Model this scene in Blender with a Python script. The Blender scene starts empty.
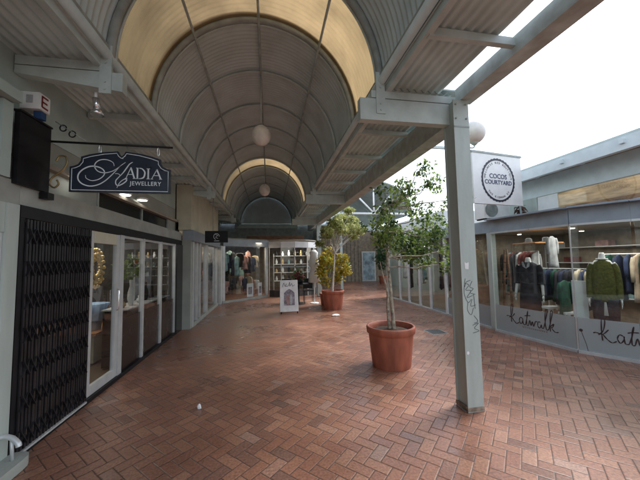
import bpy, math, random
from mathutils import Vector, Matrix
random.seed(7)
PI=math.pi
C=bpy.context.scene.collection
sc=bpy.context.scene
# ------------------------------------------------------------------ materials
def nm(m,t,**k):
    n=m.node_tree.nodes.new(t)
    for a,b in k.items(): setattr(n,a,b)
    return n
def mat(name,col,rough=.6,metal=0,var=.12,scale=6,bump=0,bscale=60,spec=.5,trans=0,streak=0,emit=None,estr=0,tint=None):
    m=bpy.data.materials.new(name); m.use_nodes=True
    nt=m.node_tree; N=nt.nodes; L=nt.links
    b=N['Principled BSDF']
    b.inputs['Roughness'].default_value=rough; b.inputs['Metallic'].default_value=metal
    b.inputs['Specular IOR Level'].default_value=spec
    tc=nm(m,'ShaderNodeTexCoord')
    nz=nm(m,'ShaderNodeTexNoise'); nz.inputs['Scale'].default_value=scale; nz.inputs['Detail'].default_value=6
    if streak:
        mp=nm(m,'ShaderNodeMapping'); mp.inputs['Scale'].default_value=(1,1,streak)
        L.new(tc.outputs['Object'],mp.inputs['Vector']); L.new(mp.outputs[0],nz.inputs['Vector'])
    else: L.new(tc.outputs['Object'],nz.inputs['Vector'])
    r=nm(m,'ShaderNodeValToRGB')
    c=Vector(col); t=Vector(tint) if tint else c
    lo=[max(0,x*(1-2*var)) for x in t]; hi=[min(1,x*(1+2*var)) for x in c]
    r.color_ramp.elements[0].position=.3; r.color_ramp.elements[1].position=.7
    r.color_ramp.elements[0].color=(*lo,1); r.color_ramp.elements[1].color=(*hi,1)
    L.new(nz.outputs['Fac'],r.inputs['Fac']); L.new(r.outputs[0],b.inputs['Base Color'])
    rr=nm(m,'ShaderNodeMapRange'); rr.inputs['To Min'].default_value=max(.03,rough-.1); rr.inputs['To Max'].default_value=min(1,rough+.12)
    L.new(nz.outputs['Fac'],rr.inputs['Value']); L.new(rr.outputs[0],b.inputs['Roughness'])
    if bump:
        n2=nm(m,'ShaderNodeTexNoise'); n2.inputs['Scale'].default_value=bscale; n2.inputs['Detail'].default_value=4
        L.new(tc.outputs['Object'],n2.inputs['Vector'])
        bp=nm(m,'ShaderNodeBump'); bp.inputs['Strength'].default_value=bump; bp.inputs['Distance'].default_value=.01
        L.new(n2.outputs['Fac'],bp.inputs['Height']); L.new(bp.outputs[0],b.inputs['Normal'])
    if emit:
        b.inputs['Emission Color'].default_value=(*emit,1); b.inputs['Emission Strength'].default_value=estr
    if trans:
        tr=nm(m,'ShaderNodeBsdfTranslucent'); L.new(r.outputs[0],tr.inputs['Color'])
        mx=nm(m,'ShaderNodeMixShader'); mx.inputs[0].default_value=trans
        L.new(b.outputs[0],mx.inputs[1]); L.new(tr.outputs[0],mx.inputs[2]); L.new(mx.outputs[0],N['Material Output'].inputs[0])
    return m
def glassmat(name,tint=(.9,.93,.93),base=.0,frost=None):
    m=bpy.data.materials.new(name); m.use_nodes=True; nt=m.node_tree; N=nt.nodes; L=nt.links
    N.remove(N['Principled BSDF'])
    tr=nm(m,'ShaderNodeBsdfTransparent'); tr.inputs[0].default_value=(*tint,1)
    gl=nm(m,'ShaderNodeBsdfGlossy'); gl.inputs['Roughness'].default_value=.015
    fr=nm(m,'ShaderNodeFresnel'); fr.inputs[0].default_value=1.5
    ad=nm(m,'ShaderNodeMath',operation='ADD',use_clamp=True); ad.inputs[1].default_value=base
    mx=nm(m,'ShaderNodeMixShader')
    tc=nm(m,'ShaderNodeTexCoord'); nz=nm(m,'ShaderNodeTexNoise'); nz.inputs['Scale'].default_value=1.3
    bp=nm(m,'ShaderNodeBump'); bp.inputs['Strength'].default_value=.05; bp.inputs['Distance'].default_value=.05
    L.new(tc.outputs['Object'],nz.inputs[0]); L.new(nz.outputs['Fac'],bp.inputs['Height']); L.new(bp.outputs[0],gl.inputs['Normal'])
    geo=nm(m,'ShaderNodeNewGeometry'); inv=nm(m,'ShaderNodeMath',operation='SUBTRACT'); inv.inputs[0].default_value=1.0; L.new(geo.outputs['Backfacing'],inv.inputs[1])
    f2=nm(m,'ShaderNodeMath',operation='MULTIPLY'); f2.inputs[1].default_value=1.35; L.new(fr.outputs[0],f2.inputs[0]); L.new(f2.outputs[0],ad.inputs[0])
    f3=nm(m,'ShaderNodeMath',operation='MULTIPLY',use_clamp=True); L.new(ad.outputs[0],f3.inputs[0]); L.new(inv.outputs[0],f3.inputs[1]); L.new(f3.outputs[0],mx.inputs[0]); L.new(tr.outputs[0],mx.inputs[1]); L.new(gl.outputs[0],mx.inputs[2])
    out=mx
    if frost:
        df=nm(m,'ShaderNodeBsdfPrincipled'); df.inputs['Base Color'].default_value=(*frost,1); df.inputs['Roughness'].default_value=.25
        m2=nm(m,'ShaderNodeMixShader'); m2.inputs[0].default_value=.68
        L.new(mx.outputs[0],m2.inputs[1]); L.new(df.outputs[0],m2.inputs[2]); out=m2
    L.new(out.outputs[0],N['Material Output'].inputs[0]); return m
def paving_mat():
    m=bpy.data.materials.new('brick_paving'); m.use_nodes=True; N=m.node_tree.nodes; L=m.node_tree.links
    b=N['Principled BSDF']
    def M(op,a=None,b_=None,c=None):
        n=nm(m,'ShaderNodeMath',operation=op)
        for i,v in enumerate((a,b_,c)):
            if v is None: continue
            if isinstance(v,(int,float)): n.inputs[i].default_value=v
            else: L.new(v,n.inputs[i])
        return n.outputs[0]
    tc=nm(m,'ShaderNodeTexCoord')
    wob=nm(m,'ShaderNodeTexNoise'); wob.inputs['Scale'].default_value=3; L.new(tc.outputs['Object'],wob.inputs[0])
    wv=nm(m,'ShaderNodeVectorMath',operation='MULTIPLY_ADD'); L.new(wob.outputs['Color'],wv.inputs[0]); wv.inputs[1].default_value=(.012,.012,0); L.new(tc.outputs['Object'],wv.inputs[2])
    mp=nm(m,'ShaderNodeMapping'); mp.inputs['Rotation'].default_value=(0,0,PI/4); s=1/.101; mp.inputs['Scale'].default_value=(s,s,1)
    L.new(wv.outputs[0],mp.inputs['Vector'])
    sx=nm(m,'ShaderNodeSeparateXYZ'); L.new(mp.outputs[0],sx.inputs[0])
    u,v=sx.outputs[0],sx.outputs[1]
    i=M('FLOOR',u); j=M('FLOOR',v); fu=M('FRACT',u); fv=M('FRACT',v)
    k=M('FLOORED_MODULO',M('SUBTRACT',i,j),4.0)
    hor=M('LESS_THAN',k,1.5)
    k1=M('COMPARE',k,1.0,.2); k2=M('COMPARE',k,2.0,.2)
    Lh=M('ADD',fu,k1); Lv=M('ADD',fv,k2)
    def mix(f,a,b_): return M('ADD',M('MULTIPLY',f,a),M('MULTIPLY',M('SUBTRACT',1.0,f),b_))
    Ll=mix(hor,Lh,Lv); S=mix(hor,fv,fu)
    ii=M('ADD',M('SUBTRACT',i,k1),.37); jj=M('ADD',M('SUBTRACT',j,k2),.37)
    d=M('MINIMUM',M('MINIMUM',Ll,M('SUBTRACT',2.0,Ll)),M('MINIMUM',S,M('SUBTRACT',1.0,S)))
    cx=nm(m,'ShaderNodeCombineXYZ'); L.new(ii,cx.inputs[0]); L.new(jj,cx.inputs[1]); L.new(hor,cx.inputs[2])
    wn=nm(m,'ShaderNodeTexWhiteNoise'); wn.noise_dimensions='3D'; L.new(cx.outputs[0],wn.inputs[0])
    ra=nm(m,'ShaderNodeValToRGB'); e=ra.color_ramp
    cols=[(0,(.19,.11,.085)),(.04,(.22,.115,.083)),(.13,(.245,.12,.082)),(.35,(.27,.126,.083)),(.6,(.29,.138,.088)),(.8,(.31,.152,.096)),(.95,(.33,.17,.11)),(1,(.31,.19,.145))]
    while len(e.elements)<len(cols): e.elements.new(.5)
    for q,(p,c) in enumerate(cols): e.elements[q].position=p; e.elements[q].color=(*c,1)
    L.new(wn.outputs['Value'],ra.inputs[0])
    # grime blotches + fine grain
    n1=nm(m,'ShaderNodeTexNoise'); n1.inputs['Scale'].default_value=.8; n1.inputs['Detail'].default_value=5; L.new(tc.outputs['Object'],n1.inputs[0])
    n2=nm(m,'ShaderNodeTexNoise'); n2.inputs['Scale'].default_value=55; n2.inputs['Detail'].default_value=6; L.new(tc.outputs['Object'],n2.inputs[0])
    g1=nm(m,'ShaderNodeMapRange'); g1.inputs[1].default_value=.35; g1.inputs[2].default_value=.65; g1.inputs[3].default_value=.74; g1.inputs[4].default_value=1.12; L.new(n1.outputs['Fac'],g1.inputs[0])
    g2=nm(m,'ShaderNodeMapRange'); g2.inputs[1].default_value=.3; g2.inputs[2].default_value=.7; g2.inputs[3].default_value=.62; g2.inputs[4].default_value=1.3; L.new(n2.outputs['Fac'],g2.inputs[0])
    mu=nm(m,'ShaderNodeVectorMath',operation='SCALE'); L.new(ra.outputs[0],mu.inputs[0]); L.new(M('MULTIPLY',g1.outputs[0],g2.outputs[0]),mu.inputs['Scale'])
    jm=nm(m,'ShaderNodeMapRange'); jm.inputs[1].default_value=.014; jm.inputs[2].default_value=.045; L.new(d,jm.inputs[0])
    mc=nm(m,'ShaderNodeMix',data_type='RGBA'); L.new(jm.outputs[0],mc.inputs[0]); mc.inputs[6].default_value=(.055,.04,.033,1); L.new(mu.outputs[0],mc.inputs[7])
    L.new(mc.outputs[2],b.inputs['Base Color'])
    ro=nm(m,'ShaderNodeMapRange'); ro.inputs[1].default_value=.35; ro.inputs[2].default_value=.7; ro.inputs[3].default_value=.20; ro.inputs[4].default_value=.42; L.new(n1.outputs['Fac'],ro.inputs[0])
    L.new(M('ADD',ro.outputs[0],M('MULTIPLY',wn.outputs['Value'],.12)),b.inputs['Roughness'])
    # height: pillowed brick + per-brick tilt
    hh=nm(m,'ShaderNodeMapRange'); hh.inputs[1].default_value=0; hh.inputs[2].default_value=.09; L.new(d,hh.inputs[0])
    h=M('ADD',M('ADD',hh.outputs[0],M('MULTIPLY',n2.outputs['Fac'],.25)),M('MULTIPLY',M('MULTIPLY',wn.outputs['Value'],Ll),.28))
    bp=nm(m,'ShaderNodeBump'); bp.inputs['Strength'].default_value=.42; bp.inputs['Distance'].default_value=.006; L.new(h,bp.inputs['Height']); L.new(bp.outputs[0],b.inputs['Normal'])
    return m
PAINT=mat('grey_green_steel_paint',(.51,.60,.585),.45,var=.07,scale=5,bump=.15,bscale=25)
PAINTD=mat('dull_steel_paint',(.31,.35,.34),.5,var=.12,scale=7)
SHEET=mat('corrugated_sheet_paint',(.52,.62,.64),.5,var=.05,scale=2.2,tint=(.49,.58,.59))
SHEETL=mat('pale_corrugated_sheet',(.55,.68,.68),.5,var=.1,scale=2.5)
COLP=mat('column_paint',(.42,.475,.44),.42,var=.05,scale=9,bump=.2,bscale=18,streak=.2)
BEAMO=mat('weathered_beam_paint',(.52,.60,.58),.55,var=.08,scale=6,tint=(.46,.50,.46))
TRANSL=mat('yellowed_fibreglass',(.50,.36,.19),.45,var=.07,scale=3,trans=.36,streak=.5,tint=(.43,.31,.165))
WHITE=mat('white_paint',(.78,.79,.78),.4,var=.03)
FRAME=mat('aluminium_frame',(.60,.62,.62),.32,.35,var=.05)
BLACK=mat('black_paint',(.011,.011,.013),.45,var=.2,spec=.25)
NAVY=mat('navy_sign_paint',(.012,.018,.035),.3,var=.1)
DARKBR=mat('dark_brown_panel',(.03,.018,.014),.25,var=.2,scale=4)
GRILLE=mat('grille_steel',(.022,.021,.024),.4,.3,var=.2)
CONC=mat('rendered_concrete',(.33,.35,.32),.75,var=.08,scale=4,bump=.2)
WALLG=mat('grey_green_wall',(.42,.51,.48),.6,var=.06,scale=3)
WALLB=mat('beige_wall',(.31,.33,.30),.65,var=.08,scale=2)
CREAM=mat('cream_wall',(.56,.54,.42),.55,var=.06,scale=3)
FASC=mat('blue_grey_fascia',(.27,.32,.37),.4,var=.08,scale=4)
TERR=mat('terracotta',(.34,.105,.062),.6,var=.17,scale=7,bump=.15,bscale=30,streak=.3)
SOIL=mat('potting_mix',(.07,.045,.03),.95,var=.4,scale=40,bump=1,bscale=60)
BARK=mat('pale_bark',(.40,.35,.27),.8,var=.25,scale=18,bump=.6,bscale=40,tint=(.25,.21,.15))
BARKW=mat('white_bark',(.62,.58,.49),.8,var=.18,scale=18,bump=.5,bscale=40)
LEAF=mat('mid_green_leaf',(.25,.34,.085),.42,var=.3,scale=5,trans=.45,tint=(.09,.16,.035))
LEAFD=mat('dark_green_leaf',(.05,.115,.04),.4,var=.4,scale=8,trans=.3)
LEAFY=mat('yellow_green_leaf',(.42,.42,.16),.45,var=.2,scale=6,trans=.45,tint=(.28,.31,.10))
LEAFG=mat('golden_leaf',(.55,.40,.035),.45,var=.25,scale=9,trans=.35,tint=(.3,.27,.03))
GLASS=glassmat('shop_glass',base=.05); GLASSD=glassmat('dusky_glass',(.80,.82,.82),.03)
FROST=glassmat('frosted_glass_band',(.8,.85,.85),.02,frost=(.42,.47,.475))
MIRR=mat('dark_gloss_panel',(.02,.02,.02),.06,var=.1,spec=.6)
MANN=mat('mannequin_white',(.80,.79,.76),.35,var=.03)
OLIVE=mat('olive_knit',(.115,.115,.022),.95,var=.2,scale=30,bump=.8,bscale=150)
CHARC=mat('charcoal_cloth',(.028,.028,.036),.9,var=.35,scale=14,bump=.3,bscale=80)
GREENC=mat('bottle_green_cloth',(.012,.065,.04),.9,var=.3,scale=10)
BLUEC=mat('blue_cloth',(.35,.5,.72),.8,var=.1)
PINKC=mat('dusty_pink_cloth',(.42,.24,.22),.9,var=.2); REDC=mat('deep_red_cloth',(.17,.045,.04),.9,var=.25)
GREYC=mat('light_grey_cloth',(.45,.46,.47),.9,var=.2); SANDC=mat('sand_cloth',(.42,.35,.25),.9,var=.2)
NAVYC=mat('navy_cloth',(.02,.03,.07),.9,var=.3); TEALC=mat('pale_teal_cloth',(.22,.36,.36),.9,var=.25)
TIMBER=mat('warm_timber',(.45,.22,.09),.5,var=.2,scale=3,streak=6)
TIMBERB=mat('brown_timber',(.20,.10,.05),.6,var=.25,scale=4,streak=5)
GOLD=mat('gold_leaf_metal',(.72,.52,.25),.35,.6,var=.15)
BRASS=mat('aged_brass',(.30,.23,.11),.4,.8,var=.2)
CHROME=mat('chrome',(.75,.75,.76),.12,.95,var=.03)
GLOBE=mat('opal_globe',(.78,.76,.72),.3,var=.06,scale=9)
ORGL=mat('lamplit_timber_ceiling',(.60,.50,.38),.5,var=.2,scale=3,streak=5)
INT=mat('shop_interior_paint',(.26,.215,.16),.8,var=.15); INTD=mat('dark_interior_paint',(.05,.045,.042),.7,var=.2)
INTC=mat('shop_ceiling',(.32,.29,.24),.8,var=.08); INTF=mat('shop_floor',(.14,.10,.07),.35,var=.15)
LAMP=mat('lit_lamp',(1,1,1),.5,emit=(1,.97,.9),estr=3)
LAMPW=mat('warm_lit_lamp',(1,.9,.7),.5,emit=(1,.8,.58),estr=6)
INK=mat('dark_script_ink',(.05,.028,.03),.5,var=.1); INKN=mat('navy_ink',(.03,.04,.11),.5,var=.1)
INK2=mat('blue_black_ink',(.012,.016,.035),.5,var=.1); SILV=mat('silver_lettering',(.72,.77,.79),.35,var=.03); MARK=mat('marker_ink',(.035,.04,.045),.6,var=.1)
PAPER=mat('paper_white',(.78,.78,.78),.6,var=.06); REDI=mat('dark_red_print',(.20,.03,.03),.5,var=.1)
PICT=mat('printed_picture',(.24,.21,.26),.5,var=.4,scale=14,tint=(.35,.27,.25)); BLUEP=mat('blue_plastic',(.02,.06,.16),.35,var=.1)
CURG=mat('green_curtain',(.03,.14,.05),.8,var=.2,streak=.1,scale=12); CURB=mat('brown_curtain',(.25,.10,.055),.8,var=.2)
PAVE=paving_mat()
UPALE=mat('pale_eave_paint',(.66,.74,.76),.45,var=.04)
GRND=mat('bitumen_ground',(.06,.06,.058),.9,var=.15,scale=2,bump=.4)
# ------------------------------------------------------------------ mesh builder
ORG={}
class MB:
    def __init__(s): s.v=[]; s.f=[]; s.smooth=set()
    def face(s,pts,sm=False):
        n=len(s.v); s.v+= [tuple(p) for p in pts]; s.f.append(tuple(range(n,n+len(pts))))
        if sm: s.smooth.add(len(s.f)-1)
    def hexa(s,p):
        n=len(s.v); s.v+=[tuple(q) for q in p]
        for f in ((3,2,1,0),(4,5,6,7),(0,1,5,4),(1,2,6,5),(2,3,7,6),(3,0,4,7)): s.f.append(tuple(n+i for i in f))
        return s
    def box(s,x0,x1,y0,y1,z0,z1):
        return s.hexa([(x0,y0,z0),(x1,y0,z0),(x1,y1,z0),(x0,y1,z0),(x0,y0,z1),(x1,y0,z1),(x1,y1,z1),(x0,y1,z1)])
    def wall(s,a,b,z0,z1,t,off=0):   # vertical slab from a to b (xy), thickness t to the left of a->b
        dx,dy=b[0]-a[0],b[1]-a[1]; l=math.hypot(dx,dy); nx,ny=-dy/l,dx/l
        q=[(a[0]+nx*off,a[1]+ny*off),(b[0]+nx*off,b[1]+ny*off),(b[0]+nx*(off+t),b[1]+ny*(off+t)),(a[0]+nx*(off+t),a[1]+ny*(off+t))]
        return s.hexa([(x,y,z0) for x,y in q]+[(x,y,z1) for x,y in q])
    def bar(s,a,b,w,h=None,up=(0,0,1)):
        h=h or w; a=Vector(a);b=Vector(b);d=(b-a).normalized();u=Vector(up)
        if abs(d.dot(u))>.98: u=Vector((0,1,0))
        r=d.cross(u).normalized();u=r.cross(d)
        q=[r*(-w/2)-u*(h/2),r*(w/2)-u*(h/2),r*(w/2)+u*(h/2),r*(-w/2)+u*(h/2)]
        return s.hexa([a+x for x in q]+[b+x for x in q])
    def tube(s,pts,rad,n=8,closed=False,cap=True):
        pts=[Vector(p) for p in pts]; k=len(pts)
        rads=rad if isinstance(rad,(list,tuple)) else [rad]*k
        base=len(s.v); prev=None
        for i,p in enumerate(pts):
            if closed: t=(pts[(i+1)%k]-pts[i-1])
            else: t=pts[min(i+1,k-1)]-pts[max(i-1,0)]
            if t.length<1e-9: t=Vector((0,0,1))
            t.normalize()
            if prev is None:
                a=Vector((0,0,1)) if abs(t.z)<.9 else Vector((1,0,0)); r=t.cross(a).normalized()
            else:
                r=prev-t*prev.dot(t)
                r=r.normalized() if r.length>1e-6 else t.orthogonal().normalized()
            prev=r; u=t.cross(r)
            for q in range(n):
                an=2*PI*q/n; s.v.append(tuple(p+r*math.cos(an)*rads[i]+u*math.sin(an)*rads[i]))
        m=k if closed else k-1
        for i in range(m):
            for q in range(n):
                a=base+i*n+q;b=base+i*n+(q+1)%n;c=base+((i+1)%k)*n+(q+1)%n;d=base+((i+1)%k)*n+q
                s.f.append((a,b,c,d)); s.smooth.add(len(s.f)-1)
        if cap and not closed:
            s.f.append(tuple(base+q for q in reversed(range(n)))); s.f.append(tuple(base+(k-1)*n+q for q in range(n)))
        return s
    def loft(s,rings,close=True,cap=True,sm=True):
        base=len(s.v);n=len(rings[0])
        for r in rings: s.v+=[tuple(p) for p in r]
        for i in range(len(rings)-1):
            for q in range(n if close else n-1):
                s.f.append((base+i*n+q,base+i*n+(q+1)%n,base+(i+1)*n+(q+1)%n,base+(i+1)*n+q))
                if sm: s.smooth.add(len(s.f)-1)
        if cap and close:
            s.f.append(tuple(base+q for q in reversed(range(n)))); s.f.append(tuple(base+(len(rings)-1)*n+q for q in range(n)))
        return s
    def lathe(s,c,prof,n=32,sx=1,sy=1,cap=True):
        return s.loft([[(c[0]+r*sx*math.cos(2*PI*q/n),c[1]+r*sy*math.sin(2*PI*q/n),c[2]+z) for q in range(n)] for r,z in prof],cap=cap)
    def sphere(s,c,r,n=20,sz=1):
        return s.lathe(c,[(max(1e-4,r*math.sin(PI*i/12)),-r*sz*math.cos(PI*i/12)) for i in range(13)],n)
    def prism(s,poly,P,t):  # poly 2D, P(u,v)->3D front, t vector of thickness
        n=len(poly);b=len(s.v);t=Vector(t)
        s.v+=[tuple(Vector(P(*p))) for p in poly]+[tuple(Vector(P(*p))+t) for p in poly]
        s.f.append(tuple(range(b,b+n))); s.f.append(tuple(reversed(range(b+n,b+2*n))))
        for i in range(n): s.f.append((b+i,b+n+i,b+n+(i+1)%n,b+(i+1)%n))
        return s
    def stroke(s,pts,w,P,t):   # ribbon along 2D pts with widths
        k=len(pts); ws=w if isinstance(w,list) else [w]*k; Lf=[];Rt=[]
        for i in range(k):
            a=pts[max(i-1,0)];b=pts[min(i+1,k-1)];dx,dy=b[0]-a[0],b[1]-a[1];l=math.hypot(dx,dy) or 1
            nx,ny=-dy/l*ws[i]/2,dx/l*ws[i]/2; Lf.append((pts[i][0]+nx,pts[i][1]+ny));Rt.append((pts[i][0]-nx,pts[i][1]-ny))
        t=Vector(t)
        for i in range(k-1):
            q=[Lf[i],Rt[i],Rt[i+1],Lf[i+1]]
            s.hexa([tuple(Vector(P(*p))) for p in q]+[tuple(Vector(P(*p))+t) for p in q])
        return s
    def build(s,name,m,parent=None,org=None):
        if parent is not None: org=ORG[parent.name]
        elif org is None:
            xs=[v[0] for v in s.v];ys=[v[1] for v in s.v];zs=[v[2] for v in s.v]
            org=((min(xs)+max(xs))/2,(min(ys)+max(ys))/2,min(zs))
        me=bpy.data.meshes.new(name); me.from_pydata([(v[0]-org[0],v[1]-org[1],v[2]-org[2]) for v in s.v],[],s.f); me.update()
        if s.smooth:
            fl=[False]*len(s.f)
            for i in s.smooth: fl[i]=True
            me.polygons.foreach_set('use_smooth',fl)
        for q in (m if isinstance(m,list) else [m]): me.materials.append(q)
        o=bpy.data.objects.new(name,me); C.objects.link(o)
        if parent is not None: o.parent=parent
        else: o.location=org
        ORG[o.name]=org
        return o
def tag(o,label,cat=None,group=None,kind=None):
    if label:o['label']=label
    if cat:o['category']=cat
    if group:o['group']=group
    if kind:o['kind']=kind
    return o
def thing(name,label,cat,loc,group=None):
    o=bpy.data.objects.new(name,None); o.empty_display_size=.1; C.objects.link(o); o.location=loc; ORG[o.name]=tuple(loc)
    return tag(o,label,cat,group)
def dup(root,loc,label=None):
    r=root.copy(); C.objects.link(r); r.location=loc
    if label:r['label']=label
    for ch in root.children:
        c=ch.copy();C.objects.link(c);c.parent=r
        for g in ch.children:
            d=g.copy();C.objects.link(d);d.parent=c
    return r
def struct(o): o['kind']='structure'; return o
def B(x0,x1,y0,y1,z0,z1): return MB().box(x0,x1,y0,y1,z0,z1)
def spl(pts,n=8):    # catmull-rom
    out=[];P=[pts[0]]+list(pts)+[pts[-1]]
    for i in range(1,len(P)-2):
        for k in range(n):
            t=k/n;a,b,c,d=P[i-1],P[i],P[i+1],P[i+2]
            out.append(tuple(.5*((2*b[j])+(-a[j]+c[j])*t+(2*a[j]-5*b[j]+4*c[j]-d[j])*t*t+(-a[j]+3*b[j]-3*c[j]+d[j])*t**3) for j in range(len(b))))
    out.append(tuple(pts[-1])); return out
def text_mesh(name,body,size,m,parent,M4,align='CENTER',ext=.001,bold=0,space=1):
    cu=bpy.data.curves.new(name,'FONT'); cu.body=body;cu.size=size;cu.align_x=align;cu.extrude=ext;cu.offset=bold;cu.space_character=space;cu.resolution_u=3
    t=bpy.data.objects.new('tmp_text',cu); C.objects.link(t); bpy.context.view_layer.update()
    me=bpy.data.meshes.new_from_object(t.evaluated_get(bpy.context.evaluated_depsgraph_get())); bpy.data.objects.remove(t); bpy.data.curves.remove(cu)
    o=ORG[parent.name]; me.transform(Matrix.Translation(Vector((-o[0],-o[1],-o[2])))@M4); me.materials.clear(); me.materials.append(m); me.name=name
    ob=bpy.data.objects.new(name,me); C.objects.link(ob); ob.parent=parent; return ob
# ------------------------------------------------------------------ setting
struct(B(-400,400,-400,400,-.6,-.03).build('ground',GRND))
struct(B(-2.3,12,-9,22,-.03,0).build('paving',PAVE,org=(0,0,0)))
struct(B(-9,-2.302,-9,22,-.03,-.004).build('shop_floor_slab',INTF))
# ------------------------------------------------------------------ arcade canopy
XC,RA,RB,Z0=-.125,1.345,1.44,3.53
can=thing('arcade_canopy','long barrel vaulted corrugated steel canopy over the brick walkway with flat side roofs','canopy',(XC,6,3.2))
def vp(th,y,dr=0): return (XC+(RA+dr)*math.cos(th),y,Z0+(RB+dr)*math.sin(th))
def vault(y0,y1,step,amp=.009,nth=34):
    mb=MB(); ny=max(2,int((y1-y0)/step)); rings=[]
    for i in range(ny+1):
        y=y0+(y1-y0)*i/ny
        rings.append([vp(PI*k/nth,y,.03+amp*math.sin(2*PI*y/.076)) for k in range(nth+1)])
    return mb.loft(rings,close=False,cap=False)
vault(-.6,1.2,.02).build('vault_roofing',SHEET,can)
vault(1.2,2.9,.0127).build('vault_roofing',SHEET,can)
vault(3.93,9.5,.0127).build('vault_roofing',SHEET,can)
vault(10.4,15.5,.019).build('vault_roofing',SHEET,can)
tag(vault(2.9,3.93,.0127,.006).build('translucent_panel',TRANSL,can),'nearest yellowed fibreglass rooflight band')
tag(vault(9.5,10.4,.0127,.006).build('translucent_panel',TRANSL,can),'far yellowed fibreglass rooflight band')
for y,r in ((-.58,.03),(.8,.022),(2.9,.04),(3.93,.035),(5.07,.021),(6.2,.021),(7.25,.021),(8.35,.021),(9.5,.028),(10.4,.028),(11.6,.021),(12.8,.021),(14.1,.021),(15.4,.04)):
    MB().tube([vp(PI*k/40,y,-.01) for k in range(41)],r,8).build('rib',PAINT if r<.03 else PAINTD,can)
    if r>.03: MB().tube([vp(PI*k/40,y+.06,-.03) for k in range(41)],.014,6).build('rib',PAINT,can)
for y0,y1 in ((2.80,3.0),(3.85,4.0),(9.42,9.58),(10.32,10.48)):
    MB().loft([[vp(PI*k/40,y,.047) for k in range(41)] for y in (y0,y1)],close=False,cap=False).build('lap_flashing',PAINTD,can)
for th in (PI/2,math.radians(130),math.radians(50)):
    a=vp(th,-.6,-.045);b=vp(th,15.5,-.045); MB().tube([a,b],.017,8).build('purlin',PAINTD,can)
for x in (-1.47,1.22):
    MB().tube([(x,-.6,3.53),(x,15.5,3.53)],.045,12).build('eave_tube',PAINT,can)
    s=1 if x>0 else -1
    B(min(x+s*.05,x+s*.11),max(x+s*.05,x+s*.11),-.6,15.5,3.42,3.50).build('eave_angle',PAINT,can)
def flatsheet(x0,x1,y0,y1,z,m,ph=.085,amp=.017):
    mb=MB();nx=int((x1-x0)/ph*10);prof=[]
    for i in range(nx+1):
        x=x0+(x1-x0)*i/nx; prof.append((x,z+amp*max(-.8,min(.8,1.5*math.sin(2*PI*x/ph)))))
    return mb.loft([[(x,y,zz) for x,zz in prof] for y in (y0,(y0+y1)/2,y1)],close=False,cap=False).build('side_roofing',m,can)
flatsheet(1.25,1.975,-.6,2.95,3.50,SHEETL); flatsheet(1.25,2.12,2.96,15.5,3.50,SHEETL); flatsheet(-2.45,-1.5,-.6,15.5,3.50,SHEETL)
B(1.25,1.97,-.6,2.95,3.545,3.56).build('roof_lining',PAINTD,can); B(1.25,2.3,2.96,15.5,3.545,3.56).build('roof_lining',PAINTD,can); B(-2.6,-1.5,-.6,15.5,3.545,3.56).build('roof_lining',PAINTD,can)
YB=[-.5,.1,1.08,2.05,3.93,4.95,5.85,6.72,8.6,9.6,10.6,11.4,13.3,14.3]
for y in YB:
    xe=2.16 if y<2.5 else 2.06
    B(1.30,xe,y,y+.05,3.41,3.48).build('crossbar',PAINT,can)
    B(-2.21,-1.58,y,y+.05,3.41,3.48).build('crossbar',PAINT,can)
for y in (2.88,7.58,12.3):
    MB().hexa([(.97,y,3.09),(2.04,y,3.09),(2.04,y+.09,3.09),(.97,y+.09,3.09),(.97,y,3.33),(2.04,y,3.33),(2.04,y+.09,3.33),(.97,y+.09,3.33)]).build('portal_beam',PAINT,can)
    B(1.10,2.16,y,y+.06,3.34,3.42).build('crossbar',PAINT,can)
    MB().hexa([(-2.21,y,3.30),(-1.34,y,3.19),(-1.34,y+.09,3.19),(-2.21,y+.09,3.30),(-2.21,y,3.37),(-1.34,y,3.37),(-1.34,y+.09,3.37),(-2.21,y+.09,3.37)]).build('portal_beam',PAINT,can)
    B(-2.21,-1.45,y,y+.06,3.38,3.46).build('crossbar',PAINT,can)
    for x in (1.15,-1.53):
        pl_=MB().box(x,x+.1,y-.014,y-.002,3.16,3.62)
        for zz in (3.2,3.27,3.45,3.57): pl_.tube([(x+.05,y-.013,zz),(x+.05,y-.024,zz)],.011,6)
        pl_.build('cleat_plate',PAINT,can)
B(2.10,2.28,-.6,2.87,3.34,3.50).build('gutter_beam',BEAMO,can)
B(2.05,2.27,2.98,15.5,3.13,3.44).build('gutter_beam',BEAMO,can)
for x0,x1 in ((1.205,1.30),(-1.55,-1.455)): B(x0,x1,-.6,15.5,3.545,3.62).build('valley_flashing',PAINTD,can)
# end lunette wall and beam
lun=[(XC+RA*math.cos(PI*k/30),Z0+RB*math.sin(PI*k/30)) for k in range(31)]
MB().prism(lun,lambda u,v:(u,15.52,v),(0,.06,0)).build('end_wall',SHEET,can)
B(-1.75,1.5,15.45,15.6,3.28,3.50).build('end_beam',PAINT,can)
B(-6.4,2.43,15.62,15.75,2.53,3.6).build('end_wall',PAINTD,can)
B(.9,2.2,12.31,12.37,3.08,3.087).build('tie_plate',PAINT,can)
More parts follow.
